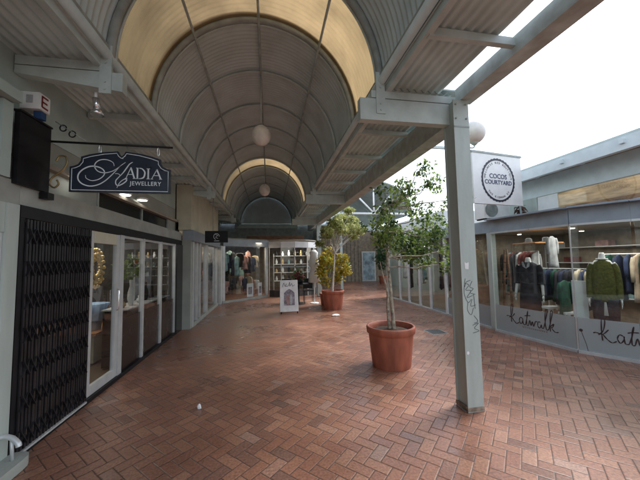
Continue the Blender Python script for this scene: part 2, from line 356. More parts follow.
# columns
def column(x,y,label,graf=False):
    t=thing('steel_column',label,'column',(x+.095,y+.1,0),'steel columns of the canopy')
    B(x,x+.185,y,y+.012,0,3.33).build('flange',COLP,t)
    B(x,x+.185,y+.178,y+.19,0,3.33).build('flange',COLP,t)
    B(x+.02,x+.165,y+.013,y+.177,0,3.33).build('web',COLP,t)
    B(x-.01,x+.195,y+.03,y+.17,0.0,.008).build('base_plate',PAINTD,t)
    bo=MB()
    for zz in (3.12,3.28):
        for xx in (.03,.155): bo.tube([(x+xx,y-.001,zz),(x+xx,y-.011,zz)],.010,6)
    bo.build('bolt_set',PAINTD,t)
    B(x-.004,x+.189,y-.004,y+.194,.009,.05).build('rust_skirt',mat('rusty_foot',(.26,.20,.15),.8,var=.3,scale=14),t)
    if graf:
        P=lambda u,v:(x+u,y-.001,v)
        mb=MB()
        rnd=random.Random(3)
        S=[[(.03,1.32),(.08,1.30),(.04,1.25),(.10,1.24),(.05,1.17),(.12,1.19)],[(.04,1.37),(.02,1.22),(.06,1.12),(.10,1.15)],[(.12,1.34),(.09,1.28),(.13,1.26),(.09,1.22),(.15,1.2)],
           [(.06,1.12),(.05,1.04),(.09,.99),(.12,1.06)],[(.11,1.15),(.09,1.08),(.15,1.09)],[(.12,.98),(.165,.92),(.12,.9)],[(.10,.88),(.17,.9),(.12,.85),(.172,.82),(.10,.80)],[(.03,1.28),(.05,1.33),(.10,1.35)],[(.13,1.2),(.14,1.05)]]
        for q in S: mb.stroke(spl([(a,b-.0) for a,b in q],5),.0045,P,(0,-.0012,0))
        tag(mb.build('graffiti',MARK,t),'black marker graffiti tag on the front flange')
        MB().prism([(.045,1.47),(.085,1.465),(.09,1.54),(.065,1.53),(.04,1.545)],P,(0,-.0015,0)).build('sticker',PAPER,t)
        MB().prism([(.03+.015*math.cos(a*PI/5),.60+.018*math.sin(a*PI/5)) for a in range(10)],P,(0,-.0015,0)).build('sticker',PAPER,t)
        MB().prism([(.0,3.02),(.185,3.02),(.185,3.035),(0,3.035)],P,(0,-.003,0)).build('splice_mark',PAINTD,t)
    return t
column(2.0,2.78,'grey green steel column with marker graffiti standing on the bricks in the foreground',True)
column(2.03,12.3,'distant slim grey column behind the yellow leaved plant')
# pendants
def pendant(y,z,label):
    t=thing('globe_pendant',label,'lamp',(XC,y,z-.17),'globe lamps hanging from the vault')
    MB().sphere((XC,y,z),.165,28,1.1).build('globe',GLOBE,t)
    MB().tube([(XC,y,z+.2),(XC,y,Z0+RB-.04)],.009,8).build('rod',PAINT,t)
    MB().lathe((XC,y,z+.15),[(.055,0),(.06,.03),(.02,.06)],16).build('gallery',PAINTD,t)
pendant(5.09,3.80,'nearer and larger white opal globe lamp hanging from the vault ridge')
pendant(8.9,3.74,'farther and smaller opal globe lamp hanging deeper in the vault')
# ------------------------------------------------------------------ left jewellery shop
jx=-2.08
js=thing('jewellery_shop','jewellery shopfront on the left with black framed windows under a pale bulkhead','shop',(jx,5,0))
B(-2.42,jx,2.83,7.42,2.11,2.30).build('bulkhead',CONC,js)
B(-2.28,-2.22,-4,2.6,2.3,3.50).build('wall',WALLG,js)
B(-2.28,-2.22,2.6,7.42,2.86,3.50).build('wall',WALLG,js)
B(-2.28,-2.22,2.6,4.2,2.3,2.855).build('wall',WALLB,js)
B(-2.28,-2.22,6.9,7.42,2.3,2.855).build('wall',WALLB,js)
B(-2.28,-2.22,4.2,6.9,2.62,2.855).build('wall',WALLB,js)
B(-2.26,-2.235,4.2,6.9,2.3,2.62).build('clerestory_pane',MIRR,js)
for y in (4.2,5.55,6.85): B(-2.234,-2.21,y,y+.035,2.3,2.62).build('clerestory_frame',PAINTD,js)
hd=B(-2.14,-2.06,2.82,7.42,2.0,2.105).build('header',BLACK,js)
B(-2.16,-2.04,7.0,7.42,0,1.998).build('pier',MIRR,js)
B(-2.14,-2.06,2.82,2.87,0,1.998).build('post',BLACK,js)
B(-2.14,-2.06,3.76,3.82,0,1.998).build('post',BLACK,js)
B(-2.14,-2.05,2.872,6.998,0,.05).build('sill',BLACK,js)
for y in (4.53,5.30,6.12,6.96): B(-2.13,-2.072,y,y+.06 if y>5 else y+.11,.052,1.998).build('mullion',FRAME,js)
for y0,y1 in ((4.65,5.29),(5.37,6.11),(6.19,6.95)):
    B(-2.11,-2.105,y0,y1,.80,1.996).build('window_pane',GLASSD,js)
    B(-2.12,-2.10,y0,y1,.06,.795).build('stall_riser',DARKBR,js)
B(-2.125,-2.09,4.65,6.95,1.96,1.997).build('head_rail',FRAME,js)
d=B(-2.11,-2.102,3.92,4.43,.17,1.84).build('door',GLASS,js)
B(-2.125,-2.08,3.83,3.91,.055,1.99).build('stile',FRAME,d);B(-2.125,-2.08,4.44,4.52,.055,1.99).build('stile',FRAME,d)
B(-2.125,-2.08,3.912,4.438,1.85,1.99).build('rail',CREAM,d);B(-2.125,-2.08,3.912,4.438,.055,.16).build('rail',FRAME,d)
MB().tube([(-2.07,4.47,.95),(-2.05,4.47,.97),(-2.05,4.47,1.22),(-2.07,4.47,1.24)],.009).build('handle',CHROME,d)
# interior shell
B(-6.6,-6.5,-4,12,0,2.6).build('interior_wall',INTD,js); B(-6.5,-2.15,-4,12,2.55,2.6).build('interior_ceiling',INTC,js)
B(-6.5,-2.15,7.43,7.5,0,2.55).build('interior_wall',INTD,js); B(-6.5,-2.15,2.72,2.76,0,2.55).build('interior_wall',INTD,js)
MB().tube([(-2.6,y,2.5) for y in (3.2,6.8)],.02).build('light_track',WHITE,js)
B(-2.5,-2.16,4.98,6.9,.02,.86).build('display_plinth',DARKBR,js)
tag(B(-2.52,-2.15,4.96,6.9,.865,.885).build('display_shelf',GREYC,js),None)
tag(B(-2.56,-2.53,6.1,6.9,.89,1.75).build('display_back',GREYC,js),'pale display back panel')
# security grille
gr=thing('security_grille','black folding lattice security grille drawn half across the shop entrance at left','grille',(-2.06,3.3,0))
mb=MB();n=12
for i in range(n+1):
    y=2.885+i*.073; mb.bar((-2.052,y,.055),(-2.052,y,1.99),.012,.02,up=(0,1,0))
mb.build('upright_bars',GRILLE,gr)
for z in (.10,.38,.66,.94,1.22,1.50,1.78):
    mb=MB()
    for i in range(n):
        y=2.885+i*.073
        mb.bar((-2.042,y,z),(-2.042,y+.073,z+.13),.006,.018,up=(1,0,0)); mb.bar((-2.034,y,z+.13),(-2.034,y+.073,z),.006,.018,up=(1,0,0))
    mb.build('lattice_row',GRILLE,gr)
mb=MB()
for i in range(n): mb.bar((-2.050,2.92+i*.073,.055),(-2.050,2.92+i*.073,1.99),.006,.024,up=(0,1,0))
mb.build('slats',GRILLE,gr)
tag(B(-2.056,-2.03,2.87,3.78,.035,.052).build('bottom_track',FRAME,gr),None)
B(-2.3,-2.28,2.9,3.38,.06,1.98).build('folded_leaf',BLACK,gr)
# things within jewellery shop
def blob(name,c,r,n,m,label,cat,seedv=1,sz=1,flat=1):
    rnd=random.Random(seedv);mb=MB()
    for i in range(n):
        a=rnd.uniform(0,2*PI);q=rnd.uniform(0,1)**.5
        x=c[0]+r*q*math.cos(a)*flat;y=c[1]+rnd.uniform(-1,1)*r*.5;z=c[2]+r*q*math.sin(a)*sz
        mb.sphere((x,y,z),r*.22,8)
    return tag(mb.build(name,m),label,cat)
mb=MB();rnd=random.Random(5)
for i in range(60):
    a=2*PI*i/20; q=.08+.04*(i//20)+rnd.uniform(-.01,.01)
    y=5.72+q*math.cos(a)*1.5;z=1.52+q*2.1*math.sin(a)
    mb.sphere((-3.0,y,z),.035,7)
tag(mb.build('gold_wreath',GOLD),'gold leaf wreath ornament seen through the open door glass','ornament')
mb=MB();mb.loft([[(-2.9+.22*s*math.cos(2*PI*q/14)*(1+.12*math.sin(5*2*PI*q/14)),5.5+.22*s*math.sin(2*PI*q/14),z) for q in range(14)] for z,s in ((.5,.45),(.75,.6),(.93,.95))])
tag(mb.build('gift_bag',BLUEC),'pale blue cloth gift bag standing on the counter behind the door','bag')
ct=thing('shop_counter','low timber counter with pale front inside the jewellery shop door','counter',(-3.2,5.8,0))
B(-3.9,-2.75,5.25,6.3,.02,.45).build('base',CREAM,ct);B(-3.95,-2.7,5.2,6.35,.455,.495).build('top',TIMBER,ct)
# vases & plants in jewellery window
def vase(c,h,m,label,cat='vase'):
    return tag(MB().lathe(c,[(.03,0),(.055,h*.25),(.05,h*.5),(.022,h*.75),(.03,h)],18).build('vase',m),label,cat)
vase((-2.3,5.42,.89),.42,WHITE,'white vase holding red and green flowers in the jewellery window')
vase((-2.32,6.05,.89),.34,BLACK,'tall black vase in the second jewellery window')
vase((-2.3,5.12,.89),.14,BRASS,'short brass vase beside the flowers in the jewellery window')
vase((-2.3,5.75,.89),.12,SILV,'silver pot on the shelf of the middle jewellery window')
tag(MB().prism([(0,0),(.16,0),(.08,.34)],lambda u,v:(-2.35,6.4+u,.89+v),(-.03,0,0)).build('necklace_bust',BLACK),'black triangular necklace stand in the third jewellery window','display stand')
# downlights
for i,(x,y,z,lb) in enumerate(((-2.13,3.62,2.56,'lit oval wall light nearest the black panel'),(-2.13,4.75,2.62,'lit oval wall light under the left half of the jewellery sign'),(-2.13,5.35,2.66,'lit oval wall light under the right half of the jewellery sign'))):
    t=thing('bulkhead_light',lb,'light',(x,y,z),'lit wall lights above the jewellery bulkhead')
    MB().lathe((x,y,z),[(.085,0),(.09,.03),(.05,.045)],20).build('rim',WHITE,t)
    MB().lathe((x,y,z-.006),[(.07,0),(.07,.005)],20).build('lens',LAMP,t)
    B(x-.088,x-.02,y-.02,y+.02,z+.02,z+.035).build('arm',PAINT,t)
# near neighbour
nb=thing('neighbour_shopfront','grey framed shop window at the far left edge beside the black grille','shopfront',(jx,2.2,0))
B(-2.14,-2.06,2.69,2.81,0,2.1).build('jamb',COLP,nb); B(-2.14,-2.07,-4,2.688,1.86,2.1).build('head',COLP,nb)
B(-2.12,-2.112,.4,2.685,.25,1.855).build('pane',GLASS,nb); B(-2.13,-2.08,2.64,2.687,.2,1.858).build('frame',FRAME,nb)
B(-2.14,-2.07,-4,2.688,0,.19).build('plinth',COLP,nb); B(-2.42,jx,-4,2.828,2.102,2.30).build('bulkhead',CONC,nb)
B(-2.11,jx,1.2,2.60,2.31,2.90).build('upper_pane',GLASSD,nb)
tag(B(-2.10,-2.06,2.605,2.70,2.305,2.92).build('upper_frame',WALLG,nb),None); B(-2.22,-2.0,-4,2.7,2.93,3.02).build('upper_sill',WALLG,nb)
tag(B(-2.075,-2.068,2.42,2.53,2.31,2.9).build('curtain',CURG),'green curtain strip in the upper left window','curtain')
tag(B(-2.075,-2.068,2.30,2.41,2.31,2.9).build('curtain',CURB),'brown curtain strip beside the green one in the upper left window','curtain')
bp=thing('blank_sign_panel','large plain black panel mounted above the grille at upper left','sign panel',(-2.05,2.9,2.27))
B(-2.08,-2.04,2.74,3.09,2.27,2.88).build('panel',BLACK,bp); B(-2.09,-2.03,2.735,3.095,2.885,2.90).build('frame',GRILLE,bp)
B(-2.07,-2.0,3.02,3.10,2.20,2.26).build('foot_bracket',BLACK,bp)
# box with E
eb=thing('alarm_box','small white alarm box with a dark red letter E above the black panel','alarm box',(-1.98,2.95,2.92))
B(-2.14,-1.99,2.86,2.98,2.97,3.12).build('case',WHITE,eb)
B(-2.09,-2.04,2.854,2.859,3.02,3.09).build('speaker_grille',GREYC,eb)
B(-1.989,-1.984,2.865,2.975,2.975,3.115).build('side_plate',PAPER,eb)
def E_(mb,P,t,w=.012):
    for q in ([(0,0),(0,1)],[(0,.03),(.7,.03)],[(0,.97),(.7,.97)],[(0,.5),(.6,.5)]): mb.stroke(q,w,P,t)
mb=MB();E_(mb,lambda u,v:(-1.983,2.88+u*.1,2.995+v*.1),(.002,0,0),.16);mb.build('letter_mark',REDI,eb)
B(-2.06,-2.0,2.90,2.96,2.90,2.968).build('base',BLUEP,eb)
# bracket + hanging sign
YS=3.11
br=thing('sign_bracket','black iron bracket rod with ring scrolls and a curled brass foot on the left wall','bracket',(-2.08,YS,2.3))
MB().tube([(-2.22,YS,2.775),(-.965,YS,2.765)],.011,8).build('rod',BLACK,br)
for x,z in ((-1.955,2.91),(-1.875,2.855)): MB().tube([(x+.028*math.cos(a*PI/8),YS,z+.03*math.sin(a*PI/8)) for a in range(16)],.006,6,closed=True).build('ring_scroll',BLACK,br)
MB().tube([(-2.02,YS,2.97),(-1.75,YS,2.79)],.006,6).build('stay',PAINTD,br)
MB().tube(spl([(-2.0,YS,2.58),(-1.975,YS,2.63),(-1.925,YS,2.63),(-1.91,YS,2.565),(-1.95,YS,2.49),(-2.03,YS,2.42),(-2.05,YS,2.36),(-2.01,YS,2.325),(-1.975,YS,2.36),(-1.99,YS,2.40)]),.0085,8).build('scroll',BRASS,br)
sg=thing('hanging_sign','black shaped hanging sign reading Kadia Jewellery in silver script','sign',(-1.43,YS,2.28))
def SP(zx,zy,dy=0):   # sign drawing coordinates to sign plane (a flat board)
    return (-1.88+(zx-50)*(.9/540),YS-.012-dy,2.285+(284-zy)*(.415/222))
half=[(50,283),(50,152),(70,148),(92,138),(106,118),(106,98),(150,84),(220,70),(300,62),(308,78),(320,88),(330,91)]
mirror=lambda p:(640-p[0],p[1])
out=half+[mirror(p) for p in reversed(half[:-1])]
MB().prism(out,lambda u,v:SP(u,v),(0,.024,0)).build('board',NAVY,sg)
# silver border line inset
cx,cy=320,185
ins=[]
hb=[(62,273),(62,162),(80,158),(102,147),(118,126),(119,108),(160,95),(225,81),(294,73),(303,88),(316,98),(330,101)]
ins=hb+[mirror(p) for p in reversed(hb[:-1])]+[hb[0]]
MB().stroke(ins,3.2,lambda u,v:SP(u,v),(0,-.002,0)).build('border_line',SILV,sg)
mb=MB()
Q=lambda u,v:SP(u,v)
def sw(pts,w0,w1,n=8):
    p=spl(pts,n);k=len(p);mb.stroke(p,[w0+(w1-w0)*math.sin(PI*i/(k-1)) for i in range(k)],Q,(0,-.003,0))
KK=lambda L:[(x/2+64,y/2+64) for x,y in L]
sw(KK([(138,262),(148,295),(205,318),(270,305),(320,270),(336,230),(312,192),(250,168),(180,170),(110,203),(66,255),(66,312),(112,356),(190,376),(270,360),(340,320),(400,265),(450,212),(500,155),(556,113)]),2.2,6.5)
sw(KK([(435,157),(422,120),(370,95),(310,92),(260,110),(232,145),(236,185),(272,220),(340,232),(410,215),(460,187),(505,150)]),2.2,5)
sw(KK([(634,108),(600,130),(570,172),(535,222),(500,262)]),2.5,6)
sw(KK([(448,238),(480,238),(500,256),(482,280),(458,310),(458,345),(480,364),(520,350),(560,322),(574,300),(555,292),(520,312),(490,345),(470,388)]),2.2,5.5)
mb.build('script_letter',SILV,sg)
mb=MB()
def st(a,b,w): mb.stroke([a,b],w,Q,(0,-.003,0))
def Alet(x,w,t,b):
    st((x,b),(x+w*.5,t),3);st((x+w*.48,t),(x+w*.88,b),8);st((x+w*.2,b-(b-t)*.36),(x+w*.7,b-(b-t)*.36),3);st((x-5,b),(x+8,b),3);st((x+w*.72,b),(x+w,b),3)
Alet(346,52,147,206)
st((408,150),(408,206),8);st((400,149),(420,149),3);st((400,206),(420,206),3)
p=spl([(412,149),(432,152),(446,166),(448,180),(442,198),(428,205),(412,206)]);mb.stroke(p,[3+5*math.sin(PI*i/(len(p)-1)) for i in range(len(p))],Q,(0,-.003,0))
st((467,151),(467,206),8);st((458,151),(476,151),3);st((458,206),(476,206),3)
Alet(486,58,153,206)
mb.build('name_letters',SILV,sg)
M4=Matrix.Translation(Vector(SP(454,243,.004)))@Matrix.Rotation(PI/2,4,'X')@Matrix.Diagonal((.9,1.0,1,1))
text_mesh('trade_lettering','JEWELLERY',.058,SILV,sg,M4,bold=.0006,space=1.12)
for x in (-1.63,-1.10): MB().tube([(x+.01*math.cos(a),YS+.001,2.715+.045*math.sin(a)) for a in [k*PI/6 for k in range(12)]],.0035,6,closed=True).build('hook',CHROME,sg)
# spotlight
sp=thing('spot_lamp','small chrome spotlight under the left canopy beam','spotlight',(-1.585,3.02,3.02))
MB().tube([(-1.585,2.93,3.19),(-1.585,2.93,3.12)],.013).build('stem',WHITE,sp)
MB().tube([(-1.585,2.93,3.14),(-1.58,2.95,3.03)],[.028,.03],12).build('holder',CHROME,sp)
MB().lathe((-1.58,2.95,2.985),[(.055,0),(.05,.03),(.03,.06)],18).build('reflector',CHROME,sp)
# step + rail
st_=[(-2.058,1.9),(-1.90,1.9),(-1.90,2.74),(-1.905,2.79),(-1.925,2.83),(-1.96,2.85),(-2.058,2.85)]
tag(MB().prism(st_,lambda u,v:(u,v,.005),(0,0,.08)).build('door_step',CONC),'worn beige step at the lower left corner below the grille','step')
rl=thing('foot_rail','curved grey metal rail above the beige step at lower left','rail',(-1.98,2.75,.085))
MB().tube(spl([(-2.06,2.74,.265),(-2.03,2.745,.265),(-1.98,2.74,.25),(-1.935,2.73,.215),(-1.925,2.727,.19)]),.019,10).build('bar',FRAME,rl)
MB().tube([(-1.975,2.74,.085),(-1.985,2.74,.25)],.012).build('foot',FRAME,rl)
# unseen building mass added over shops (roof) to keep daylight out
lb=thing('left_daylight_block','unseen flat roofed building mass added over the left shops to block daylight','building',(-5,6,2.6))
B(-9,-2.47,-9,22,3.5,3.6).build('roof',PAINTD,lb); B(-9,-8.9,-9,22,0,3.498).build('wall',CONC,lb); B(-8.9,-2.30,-9,-8.9,0,3.498).build('wall',CONC,lb)
B(-8.9,-2.45,21.9,22,0,3.498).build('wall',CONC,lb)
# ------------------------------------------------------------------ second shop on left
ks=thing('glassware_shop','second left shop with pale framed glass doors beyond the jewellery shop','shop',(-1.86,9.5,0))
B(-2.3,-1.86,7.425,7.60,0,2.12).build('pier',WALLB,ks)
B(-2.2,-1.86,7.43,11.2,2.37,3.48).build('upper_wall',CREAM,ks)
B(-2.05,-1.80,7.43,11.3,2.10,2.36).build('fascia',FASC,ks)
for y in (7.62,8.02,8.36,9.15,9.30,10.9): B(-1.93,-1.85,y,y+.09,0,2.095).build('post',FRAME,ks)
for y0,y1 in ((7.72,8.01),(8.12,8.35),(8.46,9.14),(9.40,10.89)): B(-1.90,-1.895,y0,y1,.12,2.09).build('pane',GLASS,ks)
B(-1.94,-1.84,7.71,11.15,0,.1).build('sill',CONC,ks)
B(-6.5,-2.3,11.3,11.4,0,2.55).build('interior_wall',INT,ks)
hs=thing('small_hanging_sign','small black hanging sign with a white round emblem above the second left shop','sign',(-1.37,8.0,2.08))
B(-1.66,-1.08,8.0,8.03,2.09,2.40).build('board',BLACK,hs)
MB().tube([(-1.46,8.015,2.40),(-1.46,8.015,3.42)],.01).build('hanger',PAINTD,hs)
mb=MB();P=lambda u,v:(-1.37+u,7.998,2.25+v)
mb.stroke([(.07*math.cos(a*PI/10),.08*math.sin(a*PI/10)) for a in range(15)],.012,P,(0,-.002,0));mb.stroke(spl([(-.03,.05),(.03,.03),(-.02,-.02),(.04,-.05)]),.01,P,(0,-.002,0));mb.stroke([(-.06,-.115),(.07,-.115)],.012,P,(0,-.002,0))
mb.build('emblem',SILV,hs)
# ------------------------------------------------------------------ shops at the end
A0,A1=(-1.75,11.55),(-.06,13.0)
es=thing('clothing_shop','angled clothing shop window at the end of the walkway under a dark fascia','shop',(-.9,12.3,0))
MB().wall(A0,A1,2.18,2.46,.2,-.05).build('fascia',FASC,es)
MB().wall(A0,A1,0,.08,.1,-.02).build('sill',CONC,es)
def along(a,b,t): return (a[0]+(b[0]-a[0])*t,a[1]+(b[1]-a[1])*t)
for t0,t1 in ((0,.05),(.95,1.0)): MB().wall(along(A0,A1,t0),along(A0,A1,t1),.085,2.175,.08).build('post',FRAME,es)
MB().wall(along(A0,A1,.055),along(A0,A1,.945),.085,2.17,.006,.03).build('pane',GLASS,es)
B(-2.0,-1.76,11.32,11.56,0,2.175).build('pier',FRAME,es)
arc=[(-.02,13.02),(.5,12.80),(1.1,12.80),(1.7,13.05),(2.15,13.5),(2.4,14.1)]
cs=thing('corner_shop','curved glass corner shop at the end of the walkway with a white fascia','shop',(1.3,13.4,0))
for i in range(5):
    a,b=arc[i],arc[i+1]
    MB().wall(a,b,2.14,2.40,.12,-.04).build('fascia',WHITE,cs)
    MB().wall(along(a,b,.05),along(a,b,.95),.3,2.135,.006,.03).build('pane',GLASS,cs)
    MB().wall(a,along(a,b,.045),0,2.135,.05).build('mullion',FRAME,cs)
    MB().wall(a,b,0,.29,.05,.005).build('riser',INTD,cs)
    MB().wall(a,b,1.28,1.31,.02,.04).build('transom',FRAME,cs)
MB().prism([(-6.4,11.42)]+[(A0[0],A0[1]+.25),(A1[0],A1[1]+.12)]+[(p[0]-.05,p[1]+.15) for p in arc[1:]]+[(2.35,15.6),(2.35,19.4),(-6.4,19.4)],lambda u,v:(u,v,2.47),(0,0,.05)).build('roof_slab',INTC,cs)
B(2.36,2.44,14.3,19.4,0,3.4).build('side_wall',WALLB,cs); B(-6.4,2.35,17.5,17.6,0,2.46).build('back_wall',INT,cs)
B(-1.0,1.6,13.4,13.5,2.53,2.7).build('service_beam',TIMBERB,cs)
# stock: garments and shelves
def garment(c,w,h,m,label,group,ang=0,name='hanging_garment'):
    mb=MB();ca,sa=math.cos(ang),math.sin(ang)
    prof=[(0,.10),(.02,.30),(.05,.72),(.09,.92),(.16,.86),(.4,.84),(.7,.92),(.9,1.0),(1,1.06)];ph=(c[0]*7.3+c[1]*5.1)%6.28
    rings=[]
    for t,q in prof:
        ring=[]
        for k in range(20):
            a=2*PI*k/20;f=1+.10*t*math.sin(5*a+ph);x=w/2*q*math.cos(a)*f;y=(.022+.03*t)*math.sin(a)*(1+.35*t*math.sin(4*a+ph))
            ring.append((c[0]+x*ca-y*sa,c[1]+x*sa+y*ca,c[2]-h*t-.02*t*math.sin(2*a+ph)))
        rings.append(ring)
    for s_ in (-1,1):
        L_=[(s_*w*.40,.07),(s_*w*.50,.2),(s_*w*.53,.4),(s_*w*.52,.58)]
        mb.tube([(c[0]+u*ca,c[1]+u*sa,c[2]-h*v) for u,v in L_],[.03,.036,.034,.03],8)
    mb.loft(rings);return tag(mb.build(name,m),label,'garment',group)
cloths=[CHARC,GREYC,TEALC,SANDC,PINKC,NAVYC,GREENC,TEALC,GREYC,CHARC]
names={id(CHARC):'charcoal',id(GREYC):'light grey',id(TEALC):'pale teal',id(SANDC):'sand coloured',id(PINKC):'dusty pink',id(NAVYC):'navy',id(GREENC):'bottle green',id(REDC):'deep red'}
rnd=random.Random(11)
k=0
for row,(oy,z0,h,tilt) in enumerate(((.45,2.0,.95,0),(.95,2.05,1.3,0),(.4,1.0,.75,0))):
    for i in range(10):
        t=.08+.085*i+rnd.uniform(-.01,.01);p=along(A0,A1,t);m=[CHARC,GREYC,NAVYC,TEALC,CHARC,SANDC,NAVYC,CHARC,PINKC,GREYC,CHARC][(i*3+row*2+rnd.randrange(3))%11]
        nx,ny=-.65,.76
        garment((p[0]+nx*oy,p[1]+ny*oy,z0-rnd.uniform(0,.32)),.26,h*rnd.uniform(.5,1.05),m,names[id(m)]+' garment among the stock hanging behind the angled shop window','stock in the angled clothing shop',rnd.uniform(-.4,1.2))
for t,lb in ((.52,'left white poster card standing in the angled window'),(.78,'right narrower white poster card in the angled window')):
    p=along(A0,A1,t); w=.32 if t<.6 else .2
    q=thing('poster_card',lb,'poster',(p[0],p[1],.1)); a=(p[0]-.04,p[1]+.1);b=(a[0]+w*.76,a[1]+w*.65)
    MB().wall(a,b,.1,.65,.01).build('card',PAPER,q);MB().wall(along(a,b,.2),along(a,b,.8),.2,.5,.002,-.003).build('print',PICT,q)
for i,(x,y) in enumerate(((-1.2,12.6),(-.5,13.1),(-3.2,9.4),(.9,13.6))):
    t=thing('ceiling_spot','lit warm ceiling spot in the far shops','light',(x,y,2.36),'warm ceiling spots in the far shops')
    MB().lathe((x,y,2.40),[(.06,0),(.05,.06)],14).build('can',WHITE,t);MB().lathe((x,y,2.392),[(.05,0),(.05,.006)],14).build('lens',LAMPW,t)
# shelves with glassware in second left shop + curved shop
def shelf(x0,x1,y0,y1,label,zs=(.45,.85,1.25,1.65,2.0)):
    t=thing('shelf_unit',label,'shelf',((x0+x1)/2,(y0+y1)/2,0))
    for z in zs: B(x0,x1,y0,y1,z-.02,z).build('board',WHITE,t)
    for x,y in ((x0,y0),(x1-.03,y0),(x0,y1-.03),(x1-.03,y1-.03)): 
        B(x+.001,x+.029,y+.001,y+.029,.0,zs[-1]+.1).build('upright',FRAME,t)
shelf(-2.75,-2.4,8.3,10.9,'white shelves of glassware seen through the second left shopfront')
shelf(.2,2.0,14.2,14.5,'shelves of ornaments in the curved corner shop',(.6,1.0,1.4,1.8))
objs=[WHITE,TEALC,SILV,NAVYC,GOLD,PINKC,WHITE,BLACK]
def vas(c,h,m,label,group): 
    return tag(MB().lathe(c,[(.03,0),(.06,h*.3),(.05,h*.6),(.025,h*.8),(.035,h)],12).build('ornament',m),label,'ornament',group)
mn={id(WHITE):'white',id(TEALC):'pale teal',id(SILV):'silver',id(NAVYC):'navy',id(GOLD):'gold',id(PINKC):'pink',id(BLACK):'black'}
for z in (.45,.85,1.25,1.65):
    for i in range(8):
        m=objs[rnd.randrange(8)];vas((-2.58,8.45+i*.32,z),rnd.uniform(.16,.3),m,mn[id(m)]+' ornament on the shelves of the second left shop','ornaments in the second left shop')
for z in (.6,1.0,1.4,1.8):
    for i in range(6):
        m=objs[rnd.randrange(8)];vas((.35+i*.3,14.35,z),rnd.uniform(.16,.32),m,mn[id(m)]+' ornament on the shelves of the curved corner shop','ornaments in the corner shop')
# A-frame
ab=thing('sandwich_board','white sandwich board with a printed picture standing on the bricks in mid walkway','sign',(.58,8.95,0))
def slab(y0,y1,z0,z1,x0=.31,x1=.86,t=.02): return MB().hexa([(x0,y0,z0),(x1,y0,z0),(x1,y0+t,z0),(x0,y0+t,z0),(x0+.01,y1,z1),(x1-.01,y1,z1),(x1-.01,y1+t,z1),(x0+.01,y1+t,z1)])
slab(8.80,8.95,.06,.98).build('front_panel',PAPER,ab);slab(9.14,8.975,.06,.98).build('rear_panel',PAPER,ab)
SPn=lambda u,v:(.31+u,8.80+.15*(v-.06)/.92-.003,v)
MB().prism([(.12,.24),(.44,.24),(.44,.60),(.36,.68),(.28,.72),(.20,.68),(.12,.60)],SPn,(0,-.002,0)).build('printed_picture',PICT,ab)
mb=MB();mb.stroke(spl([(.08,.78),(.12,.9),(.16,.8),(.2,.88),(.18,.8),(.26,.82),(.3,.92),(.3,.8),(.36,.88),(.38,.8),(.45,.84)]),.012,SPn,(0,-.002,0));mb.build('script_heading',MARK,ab)
MB().prism([(.20,.26),(.26,.26),(.27,.5),(.23,.58),(.19,.5)],SPn,(0,-.004,0)).build('pale_figure',PINKC,ab);MB().prism([(.30,.26),(.36,.26),(.37,.48),(.33,.56),(.29,.48)],SPn,(0,-.004,0)).build('pale_figure',GREYC,ab)
for x in (.33,.81): B(x,x+.03,8.79,8.82,0,.06).build('foot',BLACK,ab);B(x,x+.03,9.14,9.17,0,.06).build('foot',BLACK,ab)
# ------------------------------------------------------------------ pots and trees
def pot(c,r,h,label):
    t=thing('terracotta_pot',label,'plant pot',c,'terracotta pots on the walkway')
    MB().lathe(c,[(r*.78,0),(r*.80,.02),(r*.93,h*.80),(r*.935,h*.82),(r*1.0,h*.84),(r*1.02,h*.97),(r*1.0,h),(r*.92,h),(r*.90,h*.9),(r*.88,h*.86)],48,cap=False).build('body',TERR,t)
    MB().lathe((c[0],c[1],c[2]+h*.86),[(r*.89,0),(r*.6,.02),(.01,.03)],32).build('soil',SOIL,t)
    return t
def leaves(mb,c,r,n,size,rnd,droop=.3,sz=1):
    for i in range(n):
        while True:
            p=Vector((rnd.uniform(-1,1),rnd.uniform(-1,1),rnd.uniform(-1,1)))
            if p.length<1: break
        p=Vector(c)+Vector((p.x*r,p.y*r,p.z*r*sz))
        d=Vector((rnd.uniform(-1,1),rnd.uniform(-1,1),rnd.uniform(-1,.6)-droop)).normalized()
        l=size*rnd.uniform(.45,1.3);s=d.cross(Vector((rnd.uniform(-1,1),rnd.uniform(-1,1),rnd.uniform(-1,1)))).normalized()*l*.27
        nn=d.cross(s).normalized()*l*.08
        a=p;b=p+d*l*.45+s+nn;e=p+d*l;f=p+d*l*.45-s+nn;g=p+d*l*.5
        mb.face([a,b,g]);mb.face([b,e,g]);mb.face([e,f,g]);mb.face([f,a,g])
def limb(mb,a,b,r0,r1,rnd,wob=.05):
    a=Vector(a);b=Vector(b);pts=[]
    for i in range(6):
        t=i/5;p=a.lerp(b,t)
        if 0<i<5:p+=Vector((rnd.uniform(-1,1),rnd.uniform(-1,1),rnd.uniform(-.5,.5)))*wob
        pts.append(tuple(p))
    s=spl(pts,3);mb.tube(s,[r0+(r1-r0)*i/(len(s)-1) for i in range(len(s))],7)
